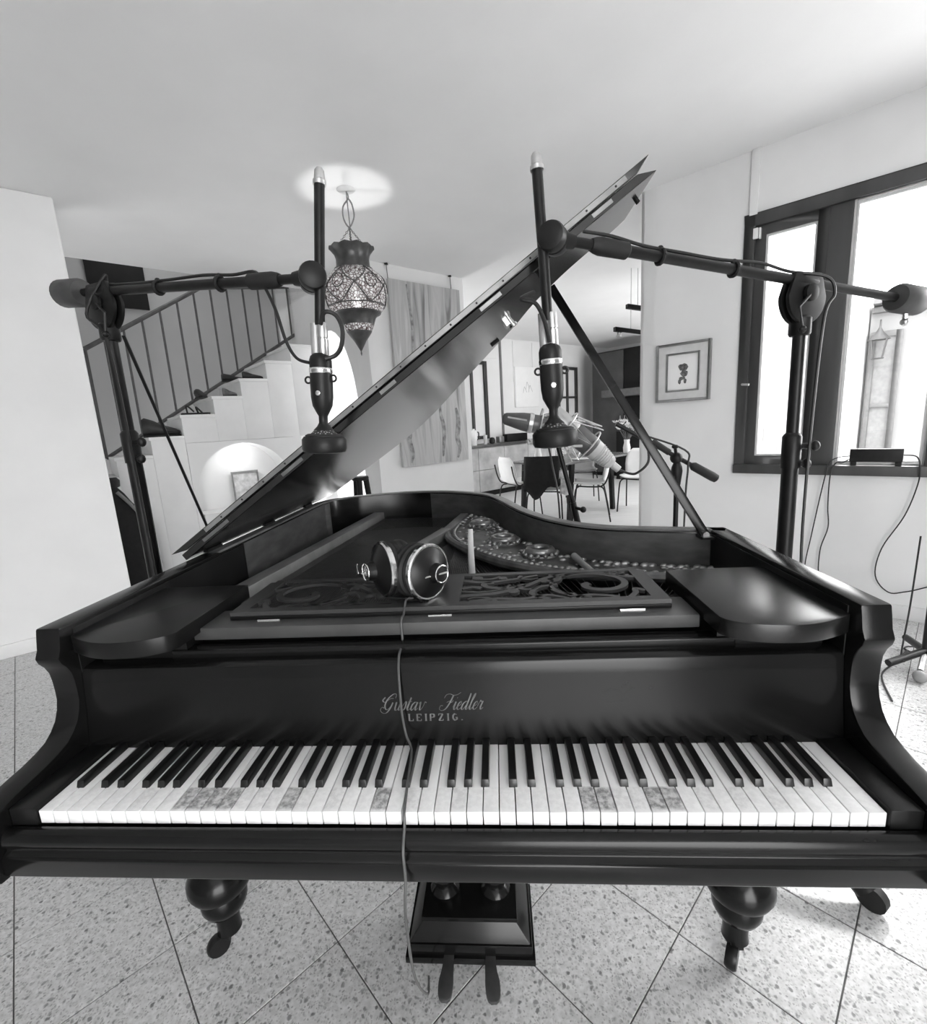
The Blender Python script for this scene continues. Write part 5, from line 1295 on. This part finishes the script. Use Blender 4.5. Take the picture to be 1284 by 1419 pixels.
# far windows
fw = MB()
def k_box(b, s0, s1, z0, z1, k0, k1): return b.obox(P(s0, k0, z0), S * (s1 - s0), N * (k1 - k0), Z * (z1 - z0))
def far_window(n, s0, s1, z0, z1, mull):
    b = MB(); wd = .06
    k_box(b, s0, s0 + wd, z0, z1, -5.97, -5.90); k_box(b, s1 - wd, s1, z0, z1, -5.97, -5.90); k_box(b, s0 + wd, s1 - wd, z0, z0 + wd, -5.97, -5.9); k_box(b, s0 + wd, s1 - wd, z1 - wd, z1, -5.97, -5.9)
    for s_ in mull: k_box(b, s_ - .02, s_ + .02, z0 + wd, z1 - wd, -5.97, -5.905)
    o = struct(b.build('window_%d' % n, wood_dark, bevel=.004))
    b = MB(); k_box(b, s0 + wd, s1 - wd, z0 + wd, z1 - wd, -5.965, -5.955); b.build('pane', mat('lit_far_pane', .8, .2, var=.05, emit=.55), o)
    return o
far_window(2, 4.95, 5.72, .98, 2.36, (5.36,))
o = far_window(3, 7.75, 8.42, 1.05, 2.33, (8.08,))
b = MB(); k_box(b, 7.81, 8.36, 1.68, 1.72, -5.96, -5.91); b.build('glazing_bar', wood_dark, o)
wc = thing('canvas_painting', 'white canvas with faint pencil drawing on the far dining wall', 'painting', P(6.8, -5.93, 1.53))
b = MB(); k_box(b, 6.46, 7.14, 1.53, 2.29, -5.948, -5.905); b.build('canvas', paper, wc, bevel=.003)
b = MB()
for s_, z_, w_, h_ in ((6.72, 1.86, .05, .10), (6.80, 1.94, .05, .13), (6.88, 1.88, .06, .12)):
    b.tube(smoothpath([P(s_ - w_, -5.9035, z_ - h_ * .6), P(s_ - w_ * .3, -5.9035, z_ + h_ * .5), P(s_ + w_ * .2, -5.9035, z_ + h_ * .2), P(s_ + w_, -5.9035, z_ - h_ * .5)], 5), .004, 4)
b.build('pencil_lines', mat('pencil', .35, .8), wc)
# dark tall cupboard
cb = thing('cupboard', 'tall dark cupboard with a shelf ledge in the far right of the dining room', 'cupboard', P(8.6, -4.5, 0))
b = MB(); b.obox(P(8.45, -5.55, .004), S * .6, N * 1.5, Z * 2.55); b.build('body', wood_black, cb, bevel=.004)
for i in range(2):
    b = MB(); b.obox(P(8.425, -5.53 + i * .74, .08), S * .024, N * .72, Z * 2.45); d_ = b.build('door', mat('cupboard_door', .05, .4, var=.2, scale=5) if i == 0 else wood_black, cb, bevel=.003)
    b = MB(); b.tube([P(8.40, -4.86 + i * .10, 1.0), P(8.40, -4.86 + i * .10, 1.25)], .008, 8); b.build('handle', brushed, d_)
b = MB(); b.obox(P(8.1, -5.1, 1.62), S * .34, N * 1.1, Z * .14); b.build('ledge', mat('ledge_grey', .10, .4), cb, bevel=.004)
# dark shelf unit with bright items under the ledge
b = MB(); b.obox(P(8.0, -4.7, .004), S * .42, N * 1.0, Z * .95); tag(b.build('sideboard', wood_black, bevel=.006), 'low dark sideboard in front of the tall cupboard', 'sideboard')
for i, (k_, h_, wh) in enumerate(((-4.55, .2, 'leftmost'), (-4.42, .16, 'second from the left, the shortest,'), (-4.25, .22, 'third from the left, the tallest,'), (-4.02, .18, 'rightmost'))):
    b = MB(); b.lathe([(.03, 0), (.035, .01), (.035, h_ * .7), (.015, h_ * .85), (.015, h_)], MX.Translation(P(8.15, k_, .954)), 12); tag(b.build('bottle', ceramic), 'pale bottle, %s of the row on the low dark sideboard' % wh, 'bottle', 'pale bottles on the sideboard')
# ceiling track lamps
for nm_, L_, (pa, pb) in (('upper', 'dark ceiling lamp bar nearest the ceiling in the dining room', (V((1.58, 4.86, 2.415)), V((1.86, 4.95, 2.38)))), ('lower', 'dark hanging lamp bar with a spot head below the other bar', (V((1.44, 4.82, 2.185)), V((1.86, 4.95, 2.13))))):
    t = thing('ceiling_lamp', L_, 'lamp', (pa + pb) / 2 + Z * .02)
    d = pb - pa; sd = Z.cross(d).normalized() * .05
    b = MB(); b.obox(pa - sd * .5 - Z * .03, d, sd, Z * .045); br = b.build('bar', wood_black, t, bevel=.004)
    b = MB(); b.tube([pa + d * .45, V(((pa + d * .45).x, (pa + d * .45).y, HC))], .004, 6); b.tube([pa + d * .9, V(((pa + d * .9).x, (pa + d * .9).y, HC))], .004, 6); b.build('suspension', frame_pale, t)
    if nm_ == 'lower':
        b = MB(); b.lathe([(.012, 0), (.022, -.01), (.028, -.045), (.022, -.05)], MX.Translation(pa + d * .12 - Z * .03), 14); b.build('spot', brushed, t)
        b = MB(); b.obox(pa + d * .2 - sd * .3 - Z * .034, d * .75, sd * .6, Z * .004); b.build('diffuser', frame_pale, t)
